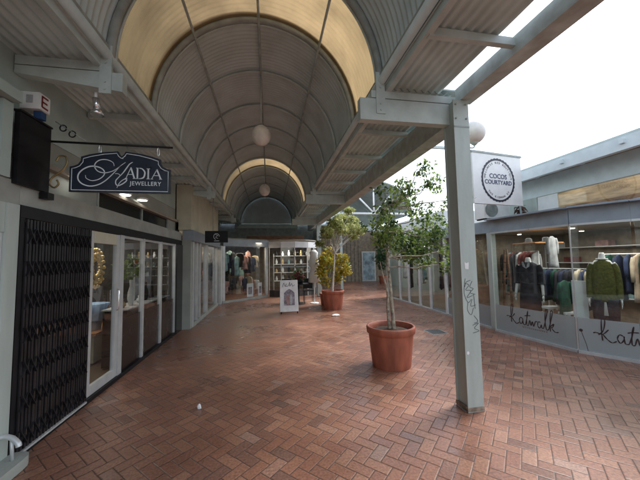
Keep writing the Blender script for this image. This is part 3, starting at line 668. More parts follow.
# tree 1
pot((1.80,4.22,0),.355,.585,'large terracotta pot in the middle of the walkway holding the nearer tree')
t1=thing('potted_tree','nearer young tree with pale twin stems and airy green crown in the large pot','tree',(1.8,4.22,.5),'potted trees on the walkway')
rnd=random.Random(21)
mb=MB()
Y1=4.25
mb.tube(spl([(1.80,Y1,.5),(1.79,Y1+.02,.8),(1.78,Y1,1.1),(1.72,Y1+.03,1.38),(1.68,Y1,1.55)]),[.03-.0008*i for i in range(33)],8)
mb.tube(spl([(1.86,Y1-.02,.5),(1.85,Y1,.85),(1.84,Y1+.02,1.2),(1.80,Y1,1.6),(1.84,Y1+.05,2.0),(1.88,Y1,2.4)]),[.034-.0006*i for i in range(41)],8)
mb.build('trunk',BARK,t1)
crown=[(1.79,1.88,.2,170),(1.70,2.05,.16,90),(1.77,2.17,.2,150),(2.05,2.07,.2,190),(2.28,1.76,.22,230),(2.59,1.84,.22,250),(2.75,2.12,.22,190),(2.51,1.6,.18,190),(2.15,1.74,.2,170),(2.80,1.68,.15,130),(1.83,2.41,.18,90),(2.03,2.44,.2,80),
  (2.20,2.80,.17,90),(2.36,2.98,.14,70),(2.62,2.78,.14,60),(2.78,2.92,.09,16),(2.11,2.62,.17,60),(1.85,2.68,.16,50),(2.49,2.34,.18,80),(2.77,2.45,.18,80),(2.33,2.53,.14,40),(1.66,1.92,.12,70),(2.60,1.46,.11,70),(2.4,2.0,.2,120),(2.72,1.95,.2,120),(1.62,2.3,.1,25),(2.45,2.75,.1,25),(2.0,1.9,.15,90),(2.35,2.25,.15,60)]
mb=MB();forks=[(1.80,Y1,1.6),(1.84,Y1+.05,2.0),(1.68,Y1,1.55),(1.88,Y1,2.4),(1.82,Y1,1.45)]
lv=MB();lv2=MB();cr=[]
for x,z,r,n in crown:
    c=(x,Y1+rnd.uniform(-.38,.38),z);f=min(forks,key=lambda q:abs(q[0]-x)*.6+abs(q[2]-z)+(.8 if q[2]>z+.1 else 0))
    limb(mb,f,c,.013,.004,rnd)
    for k in range(3):
        e=(c[0]+rnd.uniform(-1,1)*r,c[1]+rnd.uniform(-1,1)*r,c[2]+rnd.uniform(-.8,.9)*r);limb(mb,c,e,.004,.002,rnd,.02)
        leaves(lv if k else lv2,e,r*.42,int(n*.16),.068,rnd)
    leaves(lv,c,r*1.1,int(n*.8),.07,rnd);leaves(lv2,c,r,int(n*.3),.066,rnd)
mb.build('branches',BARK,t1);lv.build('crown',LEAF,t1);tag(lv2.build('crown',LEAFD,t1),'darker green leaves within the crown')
# tree 2
pot((2.02,9.25,0),.36,.60,'second terracotta pot farther down the walkway holding the pale stemmed tree')
t2=thing('potted_tree','farther small tree with white forked stems and a pale yellow green umbrella crown','tree',(2.05,9.25,.5),'potted trees on the walkway')
mb=MB();Y2=9.25
mb.tube(spl([(2.0,Y2,.5),(2.04,Y2,1.0),(2.08,Y2,1.45),(2.10,Y2,1.8)]),[.038-.0007*i for i in range(25)],8)
mb.build('trunk',BARKW,t2)
mb=MB();lv=MB();lv2=MB()
for x,z,r,n in ((1.79,2.40,.25,150),(2.13,2.78,.27,200),(2.45,2.98,.25,200),(2.78,2.88,.26,180),(2.98,2.58,.24,150),(2.62,2.60,.25,120),(2.29,2.52,.22,110),(1.66,2.12,.16,80),(2.5,3.12,.15,80),(2.88,2.38,.18,100),(1.95,2.6,.2,120)):
    c=(x,Y2+rnd.uniform(-.5,.5),z); mid=(2.10+(x-2.1)*.35,Y2+(c[1]-Y2)*.3,1.8+(z-1.8)*.4)
    limb(mb,(2.10,Y2,1.78),mid,.026,.018,rnd,.02);limb(mb,mid,c,.017,.006,rnd,.04)
    leaves(lv,c,r,int(n*2.4),.095,rnd,.0,.75);leaves(lv2,c,r*.9,int(n*.35),.085,rnd,.0,.75)
mb.build('branches',BARKW,t2);lv.build('crown',LEAFY,t2);tag(lv2.build('crown',LEAF,t2),'greener leaves within the crown')
# golden plant
pot((1.98,10.05,0),.26,.42,'small terracotta pot just behind the second pot with the golden shrub')
t3=thing('golden_shrub','bushy golden yellow leaved shrub behind the farther pot','shrub',(1.98,10.05,.35))
mb=MB();lv=MB();lv2=MB()
for x,z,r,n in ((1.72,1.2,.2,150),(1.85,1.62,.22,170),(2.12,1.86,.2,130),(2.5,1.58,.24,190),(2.6,1.22,.22,170),(2.35,1.02,.22,140),(1.9,.85,.2,120),(2.15,1.4,.25,170),(1.75,1.45,.15,80)):
    c=(x+.02,10.0+rnd.uniform(-.25,.25),z);limb(mb,(1.99,10.05,.36),c,.014,.006,rnd);leaves(lv,c,r,n,.12,rnd,.1);leaves(lv2,c,r,n//4,.12,rnd,.1)
mb.build('stems',BARK,t3);lv.build('foliage',LEAFG,t3);tag(lv2.build('foliage',LEAF,t3),'green leaves of the shrub')
t=thing('flower_bouquet','green bouquet with red and orange blooms in the tall white vase of the jewellery window','flowers',(-2.3,5.42,1.31))
mb=MB();leaves(mb,(-2.3,5.42,1.5),.19,140,.11,rnd,-.5);mb.build('foliage',LEAF,t)
for i,(dy,dz,m) in enumerate(((-.08,1.55,REDC),(.03,1.62,mat('orange_bloom',(.6,.2,.05),.6)),(.1,1.5,REDC),(-.02,1.45,mat('pink_bloom',(.6,.25,.25),.6)))):
    MB().sphere((-2.24,5.42+dy,dz),.035,10).build('bloom',m,t)
# ------------------------------------------------------------------ litter, drain
def crumple(c,r,m,label,sv):
    q=random.Random(sv);mb=MB();n=14
    mb.loft([[(c[0]+r*s*math.cos(2*PI*k/n)*q.uniform(.7,1.15),c[1]+r*.7*s*math.sin(2*PI*k/n)*q.uniform(.7,1.15),c[2]+z+q.uniform(0,.008)) for k in range(n)] for z,s in ((.002,.9),(.02,1),(.04,.6),(.05,.2))],sm=False)
    return tag(mb.build('litter',m),label,'litter')
crumple((1.84,8.12,0),.13,PAPER,'crumpled white paper on the bricks near the farther pot',1)
crumple((-.76,3.45,0),.022,PAPER,'tiny pale paper scrap lying on the bricks in the open foreground',2)
dr=thing('drain_grate','grey drain cover set in the bricks right of the large pot','drain',(3.5,5.83,0))
B(3.33,3.70,5.63,6.03,0,.005).build('frame',PAINTD,dr)
mb=MB()
for i in range(9):mb.box(3.355+i*.037,3.375+i*.037,5.65,6.01,.005,.009)
mb.build('bars',GRILLE,dr)
# ------------------------------------------------------------------ right boutique
P0,P1,P2,P3=(4.8,5.59),(5.0,4.07),(5.36,3.46),(6.6,1.6)
rb=thing('boutique_shop','right hand boutique with large display windows and a blue grey fascia','shop',(5,4.5,0))
pf=[(4.86,11.35),P0,P1,P2,P3]
for a,b in ((P0,P1),(P1,P2),(P2,P3)):
    MB().wall(b,a,2.12,2.37,.09,-.06).build('fascia',FASC,rb)
    MB().wall(b,a,2.372,2.40,.22,-.19 if 0 else -.03).build('fascia_cap',FASC,rb)
    MB().wall(b,a,0,.045,.08,-.03).build('sill',FRAME,rb)
    MB().wall(b,a,2.085,2.118,.05,-.01).build('head_rail',FRAME,rb)
    e=.012
    MB().wall(along(b,a,e),along(b,a,1-e),.575,2.083,.008,.01).build('window_pane',GLASS,rb)
    tag(MB().wall(along(b,a,e),along(b,a,1-e),.047,.572,.008,.01).build('window_band',FROST,rb),'frosted lower band of the display glass')
MB().wall((5.003,4.066),(4.997,4.084),.047,2.083,.012,.004).build('glass_joint',FRAME,rb)
# far part of the right row
B(4.80,4.90,5.60,11.35,2.12,2.37).build('fascia',FASC,rb); B(4.80,4.9,5.60,11.35,0,.045).build('sill',FRAME,rb)
B(4.78,4.90,5.60,5.72,.047,2.118).build('corner_post',COLP,rb)
for y in (6.55,7.35,8.15,8.80,9.55,10.25,11.25): B(4.81,4.87,y,y+.08,.047,2.118).build('mullion',WHITE if y>7 else FRAME,rb)
for y0,y1 in ((5.73,6.54),(6.64,7.34),(7.44,8.14),(8.24,8.79),(8.89,9.54),(9.64,10.24),(10.34,11.24)):
    B(4.835,4.843,y0,y1,.5 if y1<7.5 else .12,2.116).build('window_pane',GLASS,rb)
    if y1<8.5: tag(B(4.835,4.843,y0,y1,.047,.497 if y1<7.5 else .119).build('window_band',FROST,rb),None)
# frosted far band
B(4.80,5.0,11.352,11.45,0,2.37).build('end_wall',COLP,rb); B(4.98,12,11.45,11.5,0,2.37).build('end_wall',COLP,rb)
# ceiling / roof / back walls
MB().prism([(4.88,11.4),(4.9,5.6),(5.1,4.09),(5.45,3.5),(6.7,1.6),(11,1.6),(11,11.4)],lambda u,v:(u,v,2.375),(0,0,.03)).build('flat_roof',PAINTD,rb)
MB().prism([(4.92,11.3),(4.92,5.6),(5.12,4.09),(5.47,3.52),(6.7,1.7),(10.9,1.7),(10.9,11.3)],lambda u,v:(u,v,2.20),(0,0,.03)).build('ceiling',INTC,rb)
MB().prism([(4.86,11.3),(4.86,5.6),(5.06,4.09),(5.41,3.52),(6.65,1.7),(10.9,1.7),(10.9,11.3)],lambda u,v:(u,v,.002),(0,0,.012)).build('display_floor',INTF,rb)
B(8.2,8.3,1.7,11.3,.02,2.19).build('back_wall',INT,rb); B(5.0,8.2,7.3,7.36,.02,2.19).build('partition_wall',INT,rb)
# script on the frosted band
def band_P(a,b,off=-.0215):
    dx,dy=b[0]-a[0],b[1]-a[1];l=math.hypot(dx,dy);ux,uy=dx/l,dy/l;nx,ny=-uy,ux
    return lambda u,v:(a[0]+ux*u-nx*(-off),a[1]+uy*u-ny*(-off),v)
def outn(a,b): 
    dx,dy=b[0]-a[0],b[1]-a[1];l=math.hypot(dx,dy);return (dy/l*-.0015,-dx/l*-.0015,0)
word=[[(0,.25),(.12,.45),(.17,.85),(.10,.9),(.08,.4),(.09,.05)],[(-.12,.3),(-.05,.34),(.1,.3),(.24,.5)],[(.1,.3),(.2,.12),(.3,.02),(.40,.1)],
 [(.55,.32),(.47,.36),(.42,.2),(.48,.05),(.56,.2),(.56,.32),(.58,.06),(.66,.05)],[(.66,.05),(.74,.4),(.78,.72),(.73,.4),(.72,.06),(.78,.04)],[(.64,.46),(.74,.5),(.88,.52)],[(.78,.04),(.84,.3),(.88,.06),(.94,.26),(.98,.05),(1.06,.3),(1.12,.28)],
 [(1.24,.3),(1.16,.3),(1.13,.14),(1.2,.03),(1.27,.2),(1.28,.06),(1.34,.06)],[(1.34,.06),(1.42,.4),(1.5,.85),(1.44,.88),(1.41,.4),(1.44,.03),(1.52,.06)],[(1.52,.06),(1.6,.4),(1.68,.85),(1.62,.86),(1.58,.4),(1.57,-.02)],[(1.58,.2),(1.7,.34),(1.66,.2),(1.62,.16),(1.72,.0),(1.84,.02)]]
def script(a,b,u0,z0,sc_,mir=1,upto=99):
    mb=MB();P=band_P(a,b)
    for s_ in word[:upto]:
        p=spl([(u0+x*sc_,z0+y*sc_*.8) for x,y in s_],6);mb.stroke(p,[.009+.009*abs(math.sin(i*.5)) for i in range(len(p))],P,outn(a,b))
    return mb
# glass runs P0->P1 seen left to right
def rev(a,b): return (a,b)
mb=script(P0,P1,.33,.25,.50);tag(mb.build('script_lettering',INK,rb),'dark handwritten lettering on the left frosted band')
mb=MB();PP=band_P(P0,P1)
tx=[]
for i in range(12): mb.stroke([(.60+i*.04,.235),(.612+i*.04,.20),(.622+i*.04,.235)],.004,PP,outn(P0,P1))
mb.build('small_lettering',REDI,rb)
mb=script(P1,P2,.25,.23,.50);tag(mb.build('script_lettering',INK,rb),'dark handwritten lettering on the right frosted band')
mb=script(P2,P3,.05,.26,.36);tag(mb.build('script_lettering',INK,rb),'lettering continuing past the frame edge')
mb=MB();PP=band_P(P1,P2)
mb.prism([(.045+.028*math.cos(a*PI/6)*(1 if a%2 else .75),.37+.028*math.sin(a*PI/6)*(1 if a%2 else .75)) for a in range(12)],PP,outn(P1,P2));mb.stroke(spl([(.05,.35),(.075,.25),(.10,.15),(.115,.05)]),.006,PP,outn(P1,P2))
mb.build('flower_motif',INK,rb)
# mannequins
def ell(cx,cy,z,rx,ry,n=20,ang=0,sq=0):
    r=[]
    for k in range(n):
        a=2*PI*k/n;c,s_=math.cos(a),math.sin(a)
        x=rx*math.copysign(abs(c)**(1-sq),c);y=ry*math.copysign(abs(s_)**(1-sq),s_)
        r.append((cx+x*math.cos(ang)-y*math.sin(ang),cy+x*math.sin(ang)+y*math.cos(ang),z))
    return r
def mannequin(c,ang,label,kind):
    x,y=c;t=thing('mannequin',label,'mannequin',(x,y,.02),None)
    ca,sa=math.cos(ang),math.sin(ang)
    ks=1 if kind=='dress' else .78
    W=lambda u,v,z:(x+u*ks*ca-v*sa,y+u*ks*sa+v*ca,z)
    E2=lambda z,rx,ry,dx=0,sq=0:ell(x+dx*ca,y+dx*sa,z,rx*ks,ry*ks,22,ang,sq)
    k=0 if kind=='dress' else .07
    body=MB().loft([E2(.02+.55,.155,.11),E2(.80+k,.165,.115),E2(1.0+k,.125,.09),E2(1.2+k,.15,.105),E2(1.36+k,.175,.09),E2(1.42+k,.13,.07),E2(1.45+k,.06,.055),E2(1.53+k,.05,.05),E2(1.56+k,.035,.035)])
    def arm(s_,mb,r=.0,full=True):
        pts=[W(s_*.155,0,1.375+k),W(s_*.205,.0,1.30+k),W(s_*.225,.0,1.1+k),W(s_*.235,-.02,.95+k),W(s_*.25,-.05,.78+k)]
        mb.tube(spl(pts,4),[.042-.0012*i+r for i in range(17)],10)
        return W(s_*.252,-.055,.765+k)
    for s_ in (-1,1):
        h=arm(s_,body)
        body.loft([ell(h[0],h[1],h[2]-q,w,.014,8,ang+PI/2) for q,w in ((-.01,.022),(.03,.036),(.075,.034))])
        for f in range(4):
            o=(f-1.5)*.017;a0=(h[0]-sa*o,h[1]+ca*o,h[2]-.07);body.tube([a0,(a0[0]+s_*-.004*ca,a0[1],a0[2]-.035),(a0[0]-s_*.014*ca,a0[1],a0[2]-.06-.008*(1.5-abs(f-1.5)))],[.008,.0075,.005],6)
        body.tube([(h[0]+sa*.03,h[1]-ca*.03,h[2]-.01),(h[0]+sa*.05,h[1]-ca*.05,h[2]-.05)],[.009,.006],6)
    for s_ in (-1,1): body.tube(spl([W(s_*.08,0,.62),W(s_*.085,0,.48),W(s_*.08,.01,.28),W(s_*.08,.0,.08),W(s_*.08,-.03,.03)],4),[.075-.0025*i for i in range(17)],12)
    body.build('body',MANN,t)
    MB().lathe((x,y,.014),[(.17,0),(.17,.012)],24).build('stand_base',CHROME,t)
    if kind=='dress':
        g=MB().loft([E2(.46,.20,.145),E2(.60,.195,.14),E2(.80,.185,.13),E2(1.0,.15,.11),E2(1.2,.17,.12),E2(1.35,.19,.10),E2(1.42,.15,.085),E2(1.46,.075,.066)])
        for s_ in (-1,1): g.tube(spl([W(s_*.165,0,1.39),W(s_*.205,0,1.29),W(s_*.225,0,1.12),W(s_*.232,-.01,1.0)],4),.055,10)
        g.build('shirt_dress',CHARC,t)
        MB().face([W(-.06,-.10,1.44),W(0,-.125,1.32),W(.06,-.10,1.44),W(0,-.075,1.46)]) 
        cl=MB();cl.prism([(-.08,1.47),(-.045,1.475),(0,1.33),(-.06,1.37)],lambda u,v:W(u,-.118,v),(0,.004,0));cl.prism([(.08,1.47),(.045,1.475),(0,1.33),(.06,1.37)],lambda u,v:W(u,-.118,v),(0,.004,0));cl.build('collar',GREYC,t)
    else:
        g=MB().loft([E2(.80,.205,.135),E2(.86,.212,.14),E2(1.0,.20,.13),E2(1.12,.205,.135),E2(1.25,.195,.125),E2(1.40,.19,.105),E2(1.465,.145,.085),E2(1.505,.085,.07)])
        for s_ in (-1,1): g.tube(spl([W(s_*.15,0,1.425),W(s_*.195,0,1.35),W(s_*.222,0,1.18),W(s_*.232,-.02,1.0),W(s_*.235,-.04,.86)],4),[.056-.0008*i for i in range(17)],12)
        g.build('jumper',OLIVE,t)
        tr=MB()
        for s_ in (-1,1): tr.tube([W(s_*.09,0,.84),W(s_*.095,0,.55),W(s_*.09,0,.25),W(s_*.09,0,.12)],[.11,.095,.075,.065],14)
        tr.build('trousers',CHARC,t)
        MB().tube([tuple(p) for p in E2(1.52,.088,.07)],.012,6,closed=True).build('neck_trim',MANN,t)
    return t
mannequin((5.44,5.35),-1.15,'headless white mannequin in a dark shirt dress in the left display window','dress')
mannequin((5.62,4.08),-.95,'headless white mannequin in an olive green jumper in the right display window','jumper')
# boutique stock
def rack(a,b,z,label):
    t=thing('clothes_rack',label,'clothes rack',(a[0],a[1],.014))
    MB().tube([(*a,.02),(*a,z),(*b,z),(*b,.02)],.014,8).build('rail',WHITE,t)
    for p in (a,b): MB().tube([(p[0]-.18,p[1],.03),(p[0]+.18,p[1],.03)],.014,8).build('foot',WHITE,t)
rack((5.75,5.55),(6.1,4.55),1.32,'white clothes rail behind the dressed mannequins')
rack((6.3,6.9),(6.3,5.9),1.7,'clothes rail at the back left of the boutique')
rack((6.8,4.9),(7.5,3.4),1.6,'clothes rail at the back right of the boutique')
def fill(a,b,z,n,h,ms,where,grp,sv):
    q=random.Random(sv)
    for i in range(n):
        p=along(a,b,(i+.6)/(n+.2));m=ms[q.randrange(len(ms))]
        garment((p[0],p[1],z-.01),.42,h*q.uniform(.8,1.1),m,names[id(m)]+' garment hanging '+where,grp,q.uniform(-.15,.25)+.2)
fill((5.75,5.55),(6.1,4.55),1.32,11,.7,[CHARC,NAVYC,CHARC,GREENC,SANDC],'on the white rail behind the mannequins','stock on the white rail',1)
fill((6.3,6.9),(6.3,5.9),1.7,9,1.0,[CHARC,TEALC,REDC,GREYC],'on the rail at the back left of the boutique','stock on the back left rail',2)
fill((6.8,4.9),(7.5,3.4),1.6,12,.95,[CHARC,GREENC,SANDC,REDC,NAVYC],'on the rail at the back right of the boutique','stock on the back right rail',3)
garment((5.6,4.93,1.98),.26,.62,GREYC,'light grey top hanging high between the two mannequins','featured garments',.2)
garment((5.50,4.66,1.12),.42,.62,GREENC,'bottle green coat hanging low beside the white board','featured garments',.3)
garment((5.95,3.7,1.62),.36,.95,GREENC,'bottle green garment right of the olive jumper','featured garments',.3)
tag(MB().wall((5.58,4.32),(5.50,4.52),.46,1.13,.02).build('necklace_board',WHITE),'white board draped with a long dark necklace left of the olive jumper','display board')
mb=MB();mb.tube(spl([(5.535,4.49,1.12),(5.53,4.46,.85),(5.535,4.43,.72),(5.55,4.42,.70),(5.56,4.40,.74),(5.57,4.37,.9),(5.575,4.35,1.12)]),.006,6);tag(mb.build('necklace',INKN),'long dark bead necklace hanging on the white board','necklace')
def stool(x,y,z,label):
    t=thing('display_stool',label,'stool',(x,y,.014),'low white display stools')
    B(x-.13,x+.13,y-.07,y+.07,z-.04,z).build('seat',WHITE,t);MB().box(x-.03,x+.03,y-.03,y+.03,.014,z-.041).build('pedestal',WHITE,t)
stool(5.45,4.92,.60,'white display stool right of the shirt dress mannequin');stool(5.48,4.62,.54,'white display stool beside the necklace board')
el=thing('wooden_easel','pale folding easel behind the right of the olive jumper','easel',(5.85,3.55,.014))
for a,b in (((5.78,3.62,.02),(5.83,3.6,1.1)),((5.95,3.5,.02),(5.87,3.55,1.1)),((5.97,3.75,.02),(5.87,3.6,1.1))): MB().bar(a,b,.03).build('leg',WHITE,el)
tb=thing('display_crate','white slatted tray at the right edge of the display window','tray',(5.85,3.25,.014))
B(5.65,6.05,3.1,3.4,.60,.63).build('base',WHITE,tb)
for i in range(4): B(5.66+i*.11,5.69+i*.11,3.11,3.39,.63,.70).build('slat',WHITE,tb)
for x in(5.67,6.0): B(x,x+.03,3.2,3.3,.015,.599).build('leg',WHITE,tb)
ld=thing('step_ladder','tall wooden ladder display at the left end of the first display window','ladder',(5.0,5.45,.014))
MB().bar((5.25,5.9,.02),(5.28,5.78,1.75),.035).build('stile',TIMBERB,ld);MB().bar((5.25,5.60,.02),(5.28,5.72,1.75),.035).build('stile',TIMBERB,ld)
for z in (.4,.75,1.1,1.45): MB().bar((5.26,5.86-.06*z,z),(5.26,5.64+.04*z,z),.025).build('rung',TIMBERB,ld)
shelf(7.9,8.18,4.4,7.2,'timber shelves on the back wall of the boutique',(.6,1.0,1.4,1.8))
for i,(z,y) in enumerate(((1.0,4.7),(1.4,5.1),(1.8,5.6),(1.0,6.0),(1.4,6.4),(1.8,6.8),(.6,5.2),(.6,6.6))):
    m=[SANDC,GREYC,PINKC,NAVYC,REDC,WHITE,TEALC,SANDC][i]; tag(B(7.93,8.15,y,y+.28,z+.001,z+.14).build('folded_clothes',m),['sand','grey','pink','navy','red','white','teal','second sand'][i]+' pile of folded clothes on the boutique back shelves','clothes')
wp=tag(B(8.17,8.195,2.6,4.2,1.0,1.9).build('wall_picture',TIMBERB),'brown framed picture on the back wall of the boutique','picture')
# hats on high shelf
for i,(x,y) in enumerate(((6.05,5.9),(6.15,5.55))): tag(MB().lathe((x,y,1.9),[(.16,0),(.15,.01),(.08,.02),(.075,.09),(.04,.11)],18,sy=.8).build('hat',BLACK),['left','right'][i]+' black hat displayed high above the shirt dress mannequin','hat')
tag(B(5.75,6.5,5.45,6.05,1.87,1.895).build('hat_shelf',TIMBER),'timber shelf holding the two black hats','shelf')
for i,(x,y) in enumerate(((6.2,5.0),(6.6,3.9),(6.4,6.5),(7.2,5.6))):  # lamps added to brighten the boutique, which is mostly daylit
    t=thing('ceiling_spot','lit ceiling spot added to brighten the boutique','light',(x,y,2.14),'ceiling spots added inside the boutique')
    MB().lathe((x,y,2.15),[(.05,0),(.045,.049)],14).build('can',WHITE,t);MB().lathe((x,y,2.143),[(.042,0),(.042,.006)],14).build('lens',LAMPW,t)
# far right shops: clothes behind glass
for i,(y,m,z,h) in enumerate(((7.7,REDC,1.75,1.0),(8.0,GREYC,1.8,1.2),(8.5,CHARC,1.8,1.2),(9.1,TEALC,1.85,1.0),(9.4,WHITE,1.8,1.1),(9.9,PINKC,1.8,1.2),(10.1,CHARC,1.7,1.2),(10.8,GREYC,1.8,1.0))):
    tag(garment((5.2+.1*(i%3),y,z),.4,h,m,'x','stock in the far right shops',.9),['deep red','light grey','charcoal','pale teal','white','dusty pink','second charcoal','second light grey'][i]+' garment in the far right shop windows')
tag(MB().loft([[(5.0+.02*math.sin(k*1.9),6.75+k*.045,z) for k in range(13)]+[(5.03+.02*math.sin(k*1.9),6.75+k*.045,z) for k in reversed(range(13))] for z in (.95,2.05)],sm=False).build('red_banner',REDC),'reddish brown banner behind the glass just left of the foreground column','banner')
# round sign + lamp + AC
rs=thing('courtyard_sign','white board with a scalloped dark ring reading Cocos Courtyard right of the column','sign',(4.0,4.6,2.55))
RT=math.radians(9);RX,RY=3.64,4.6
def RP(u,v,d=0): return (RX+u*math.cos(RT)+d*math.sin(RT),RY+u*math.sin(RT)-d*math.cos(RT),v)   # d = in front of the board
RM=Matrix.Translation((RX,RY,0))@Matrix.Rotation(RT,4,'Z')
MB().prism([(0,2.56),(1.22,2.56),(1.22,3.50),(0,3.50)],RP,(-.05*math.sin(RT),.05*math.cos(RT),0)).build('board',WHITE,rs)
MB().prism([(-.02,3.502),(1.24,3.502),(1.24,3.54),(-.02,3.54)],lambda u,v:RP(u,v,.01),(-.07*math.sin(RT),.07*math.cos(RT),0)).build('top_rail',PAINTD,rs)
R0=.405;cxs,czs=.61,3.02
N_=216
rad=lambda a:R0+.014*abs(math.sin(a*17*2*PI/N_))
mb=MB()
for a in range(N_):
    q=[(cxs+rr_*math.cos(2*PI*b_/N_),czs+rr_*math.sin(2*PI*b_/N_)) for rr_,b_ in ((rad(a),a),(rad(a+1),a+1),(R0-.03,a+1),(R0-.03,a))]
    mb.hexa([RP(u,v,.002) for u,v in q]+[RP(u,v,.004) for u,v in q])
mb.build('scalloped_ring',INK2,rs)
text_mesh('lettering','COCOS',.125,INKN,rs,RM@Matrix.Translation((cxs,-.003,czs+.03))@Matrix.Rotation(PI/2,4,'X'),bold=.002)
text_mesh('lettering','COURTYARD',.112,INKN,rs,RM@Matrix.Translation((cxs,-.003,czs-.08))@Matrix.Rotation(PI/2,4,'X'),bold=.002)
def arctext(s_,r,a0,a1,size,top=True):
    n=len(s_)
    for i,ch in enumerate(s_):
        if ch==' ':continue
        a=a0+(a1-a0)*i/(n-1);rot=(a-PI/2) if top else (a+PI/2)
        M=RM@Matrix.Translation((cxs+r*math.cos(a),-.003,czs+r*math.sin(a)))@Matrix.Rotation(PI/2,4,'X')@Matrix.Rotation(rot,4,'Z')
        text_mesh('arc_letter',ch,size,INK,rs,M)
arctext('WELLNESS RED BOUTIQUE',.315,math.radians(172),math.radians(8),.055)
arctext('THE KIDMAN ST',.345,math.radians(222),math.radians(318),.055,False)
YR=4.6
MB().bar((3.62,YR+.03,3.56),(2.30,YR+.03,3.56),.04).build('support_arm',PAINT,rs); MB().bar((4.95,4.95,2.42),(4.80,4.82,2.60),.03).build('support_arm',PAINT,rs)
gl=thing('globe_wall_lamp','white globe lamp on a short bracket just behind the column top','lamp',(2.72,3.4,3.08))
MB().sphere((2.74,3.4,3.28),.15,24,1.05).build('globe',GLOBE,gl)
MB().tube(spl([(2.74,3.4,3.13),(2.74,3.4,3.09),(2.70,3.4,3.06),(2.55,3.4,3.08),(2.28,3.38,3.16)]),.011,8).build('bracket',PAINT,gl)
MB().lathe((2.74,3.4,3.10),[(.02,0),(.05,.03),(.055,.05)],14).build('gallery',PAINT,gl)
ac=thing('air_conditioner','white outdoor air conditioner with a grey fan grille on the boutique roof','air conditioner',(5.0,5.7,2.40))
B(4.62,5.25,5.55,5.85,2.43,2.80).build('case',WHITE,ac)
for x in (4.65,5.15): B(x,x+.05,5.57,5.83,2.405,2.429).build('foot',BLACK,ac)
mb=MB()
for r in (.03,.055,.08,.105,.13,.15): mb.tube([(4.80+r*math.cos(a*PI/14),5.543,2.615+r*1.0*math.sin(a*PI/14)) for a in range(28)],.007,6,closed=True)
mb.prism([(.155*math.cos(a*PI/14),.155*math.sin(a*PI/14)) for a in range(28)],lambda u,v:(4.80+u,5.548,2.615+v),(0,.001,0));mb.build('fan_grille',PAINTD,ac)
MB().stroke([(0,0),(.12,.005)],.012,lambda u,v:(5.02+u,5.548,2.74+v),(0,-.002,0)).build('badge',PAINTD,ac)
t=thing('roof_plant','small brown leafed plant beside the air conditioner on the roof','plant',(5.35,5.5,2.41))
mb=MB();leaves(mb,(5.33,5.35,2.58),.12,90,.09,random.Random(4));mb.build('foliage',mat('brown_leaf',(.12,.06,.04),.6,var=.3),t);MB().tube([(5.33,5.35,2.405),(5.33,5.35,2.58)],.012).build('stem',BARK,t)
# upper storey right
us=thing('clerestory_building','upper building behind the boutique roof with deep pale eaves and clerestory windows','building',(7,3,2.4))
B(5.6,5.7,-6,6.3,2.83,3.22).build('wall',UPALE,us); B(5.6,5.7,5.2,6.3,2.41,2.829).build('wall',COLP,us)
B(5.14,5.24,-6,6.35,3.13,3.33).build('eave_fascia',UPALE,us); B(5.15,11,-6,6.34,3.335,3.37).build('roof',PAINT,us)
B(5.25,5.59,-6,6.3,3.29,3.33).build('soffit',PAINTD,us)
for y in (2.4,3.3,4.2,5.1,6.0): B(5.10,5.595,y,y+.06,3.22,3.285).build('rafter',UPALE,us); 
B(5.62,5.63,-6,5.19,2.46,2.825).build('window_pane',GLASS,us); B(5.58,5.6,-6,5.19,2.41,2.455).build('sill',WHITE,us)
tag(B(5.602,5.615,4.75,5.18,2.46,2.82).build('white_blind',WHITE,us),'white blind in the end of the clerestory')
B(6.3,6.4,-6,6.2,2.42,3.28).build('inner_wall',ORGL,us);B(5.7,6.3,-6,6.2,3.25,3.284).build('inner_ceiling',ORGL,us)
B(5.71,5.80,-6,4.7,2.47,2.55).build('inner_shelf',TIMBER,us)
for i in range(4):
    y=1.0+1.25*i;t=thing('strip_lamp','lit warm strip lamp behind the clerestory glass','light',(6.0,y,3.2),'warm strip lamps behind the clerestory');B(5.95,6.05,y,y+.5,3.2,3.24).build('housing',WHITE,t);B(5.96,6.04,y+.01,y+.49,3.19,3.199).build('tube',LAMPW,t)
pw=tag(B(4.95,8,7.6,11,2.41,2.95).build('parapet',WHITE),'white parapet block above the far right shops behind the tree','parapet')
# ------------------------------------------------------------------ back court
bc=thing('back_building','dim building closing the far court with a small vaulted gable and white fan truss','building',(6,18,0))
B(2.44,12,19.5,19.6,0,3.75).build('wall',INT,bc)
for i in range(14): B(2.6+i*.27,2.62+i*.27,19.485,19.499,0,2.9).build('board_joint',INTD,bc)
GX,GR=5.45,1.9
rings=[[(GX+GR*math.cos(PI*k/24),y,3.85+1.7*math.sin(PI*k/24)) for k in range(25)] for y in (14.05,16.8,19.5)]
MB().loft(rings,close=False,cap=False).build('vault_roofing',SHEET,bc)
MB().tube([(GX+GR*math.cos(PI*k/24),14,3.85+1.7*math.sin(PI*k/24)) for k in range(25)],.05,8).build('gable_arch',PAINTD,bc)
MB().prism([(GX+GR*.98*math.cos(PI*k/24),3.85+1.68*math.sin(PI*k/24)) for k in range(25)],lambda u,v:(u,19.4,v),(0,.05,0)).build('gable_infill',SHEET,bc)
MB().tube([(GX-GR,14,3.88),(GX+GR,14,3.88)],.055,8).build('truss_chord',WHITE,bc)
for a in (90,132,48): r=math.radians(a);MB().tube([(5.29,14,3.9),(5.29+1.25*math.cos(r)*1.1,14,3.9+1.25*math.sin(r))],.045,8).build('truss_strut',WHITE,bc)
B(3.4,7.5,14.1,14.25,3.0,3.25).build('beam',PAINTD,bc); B(2.44,3.6,14.3,19.5,3.3,3.36).build('side_roof',PAINTD,bc); B(7.35,12,13.9,19.5,3.3,3.36).build('side_roof',PAINTD,bc)
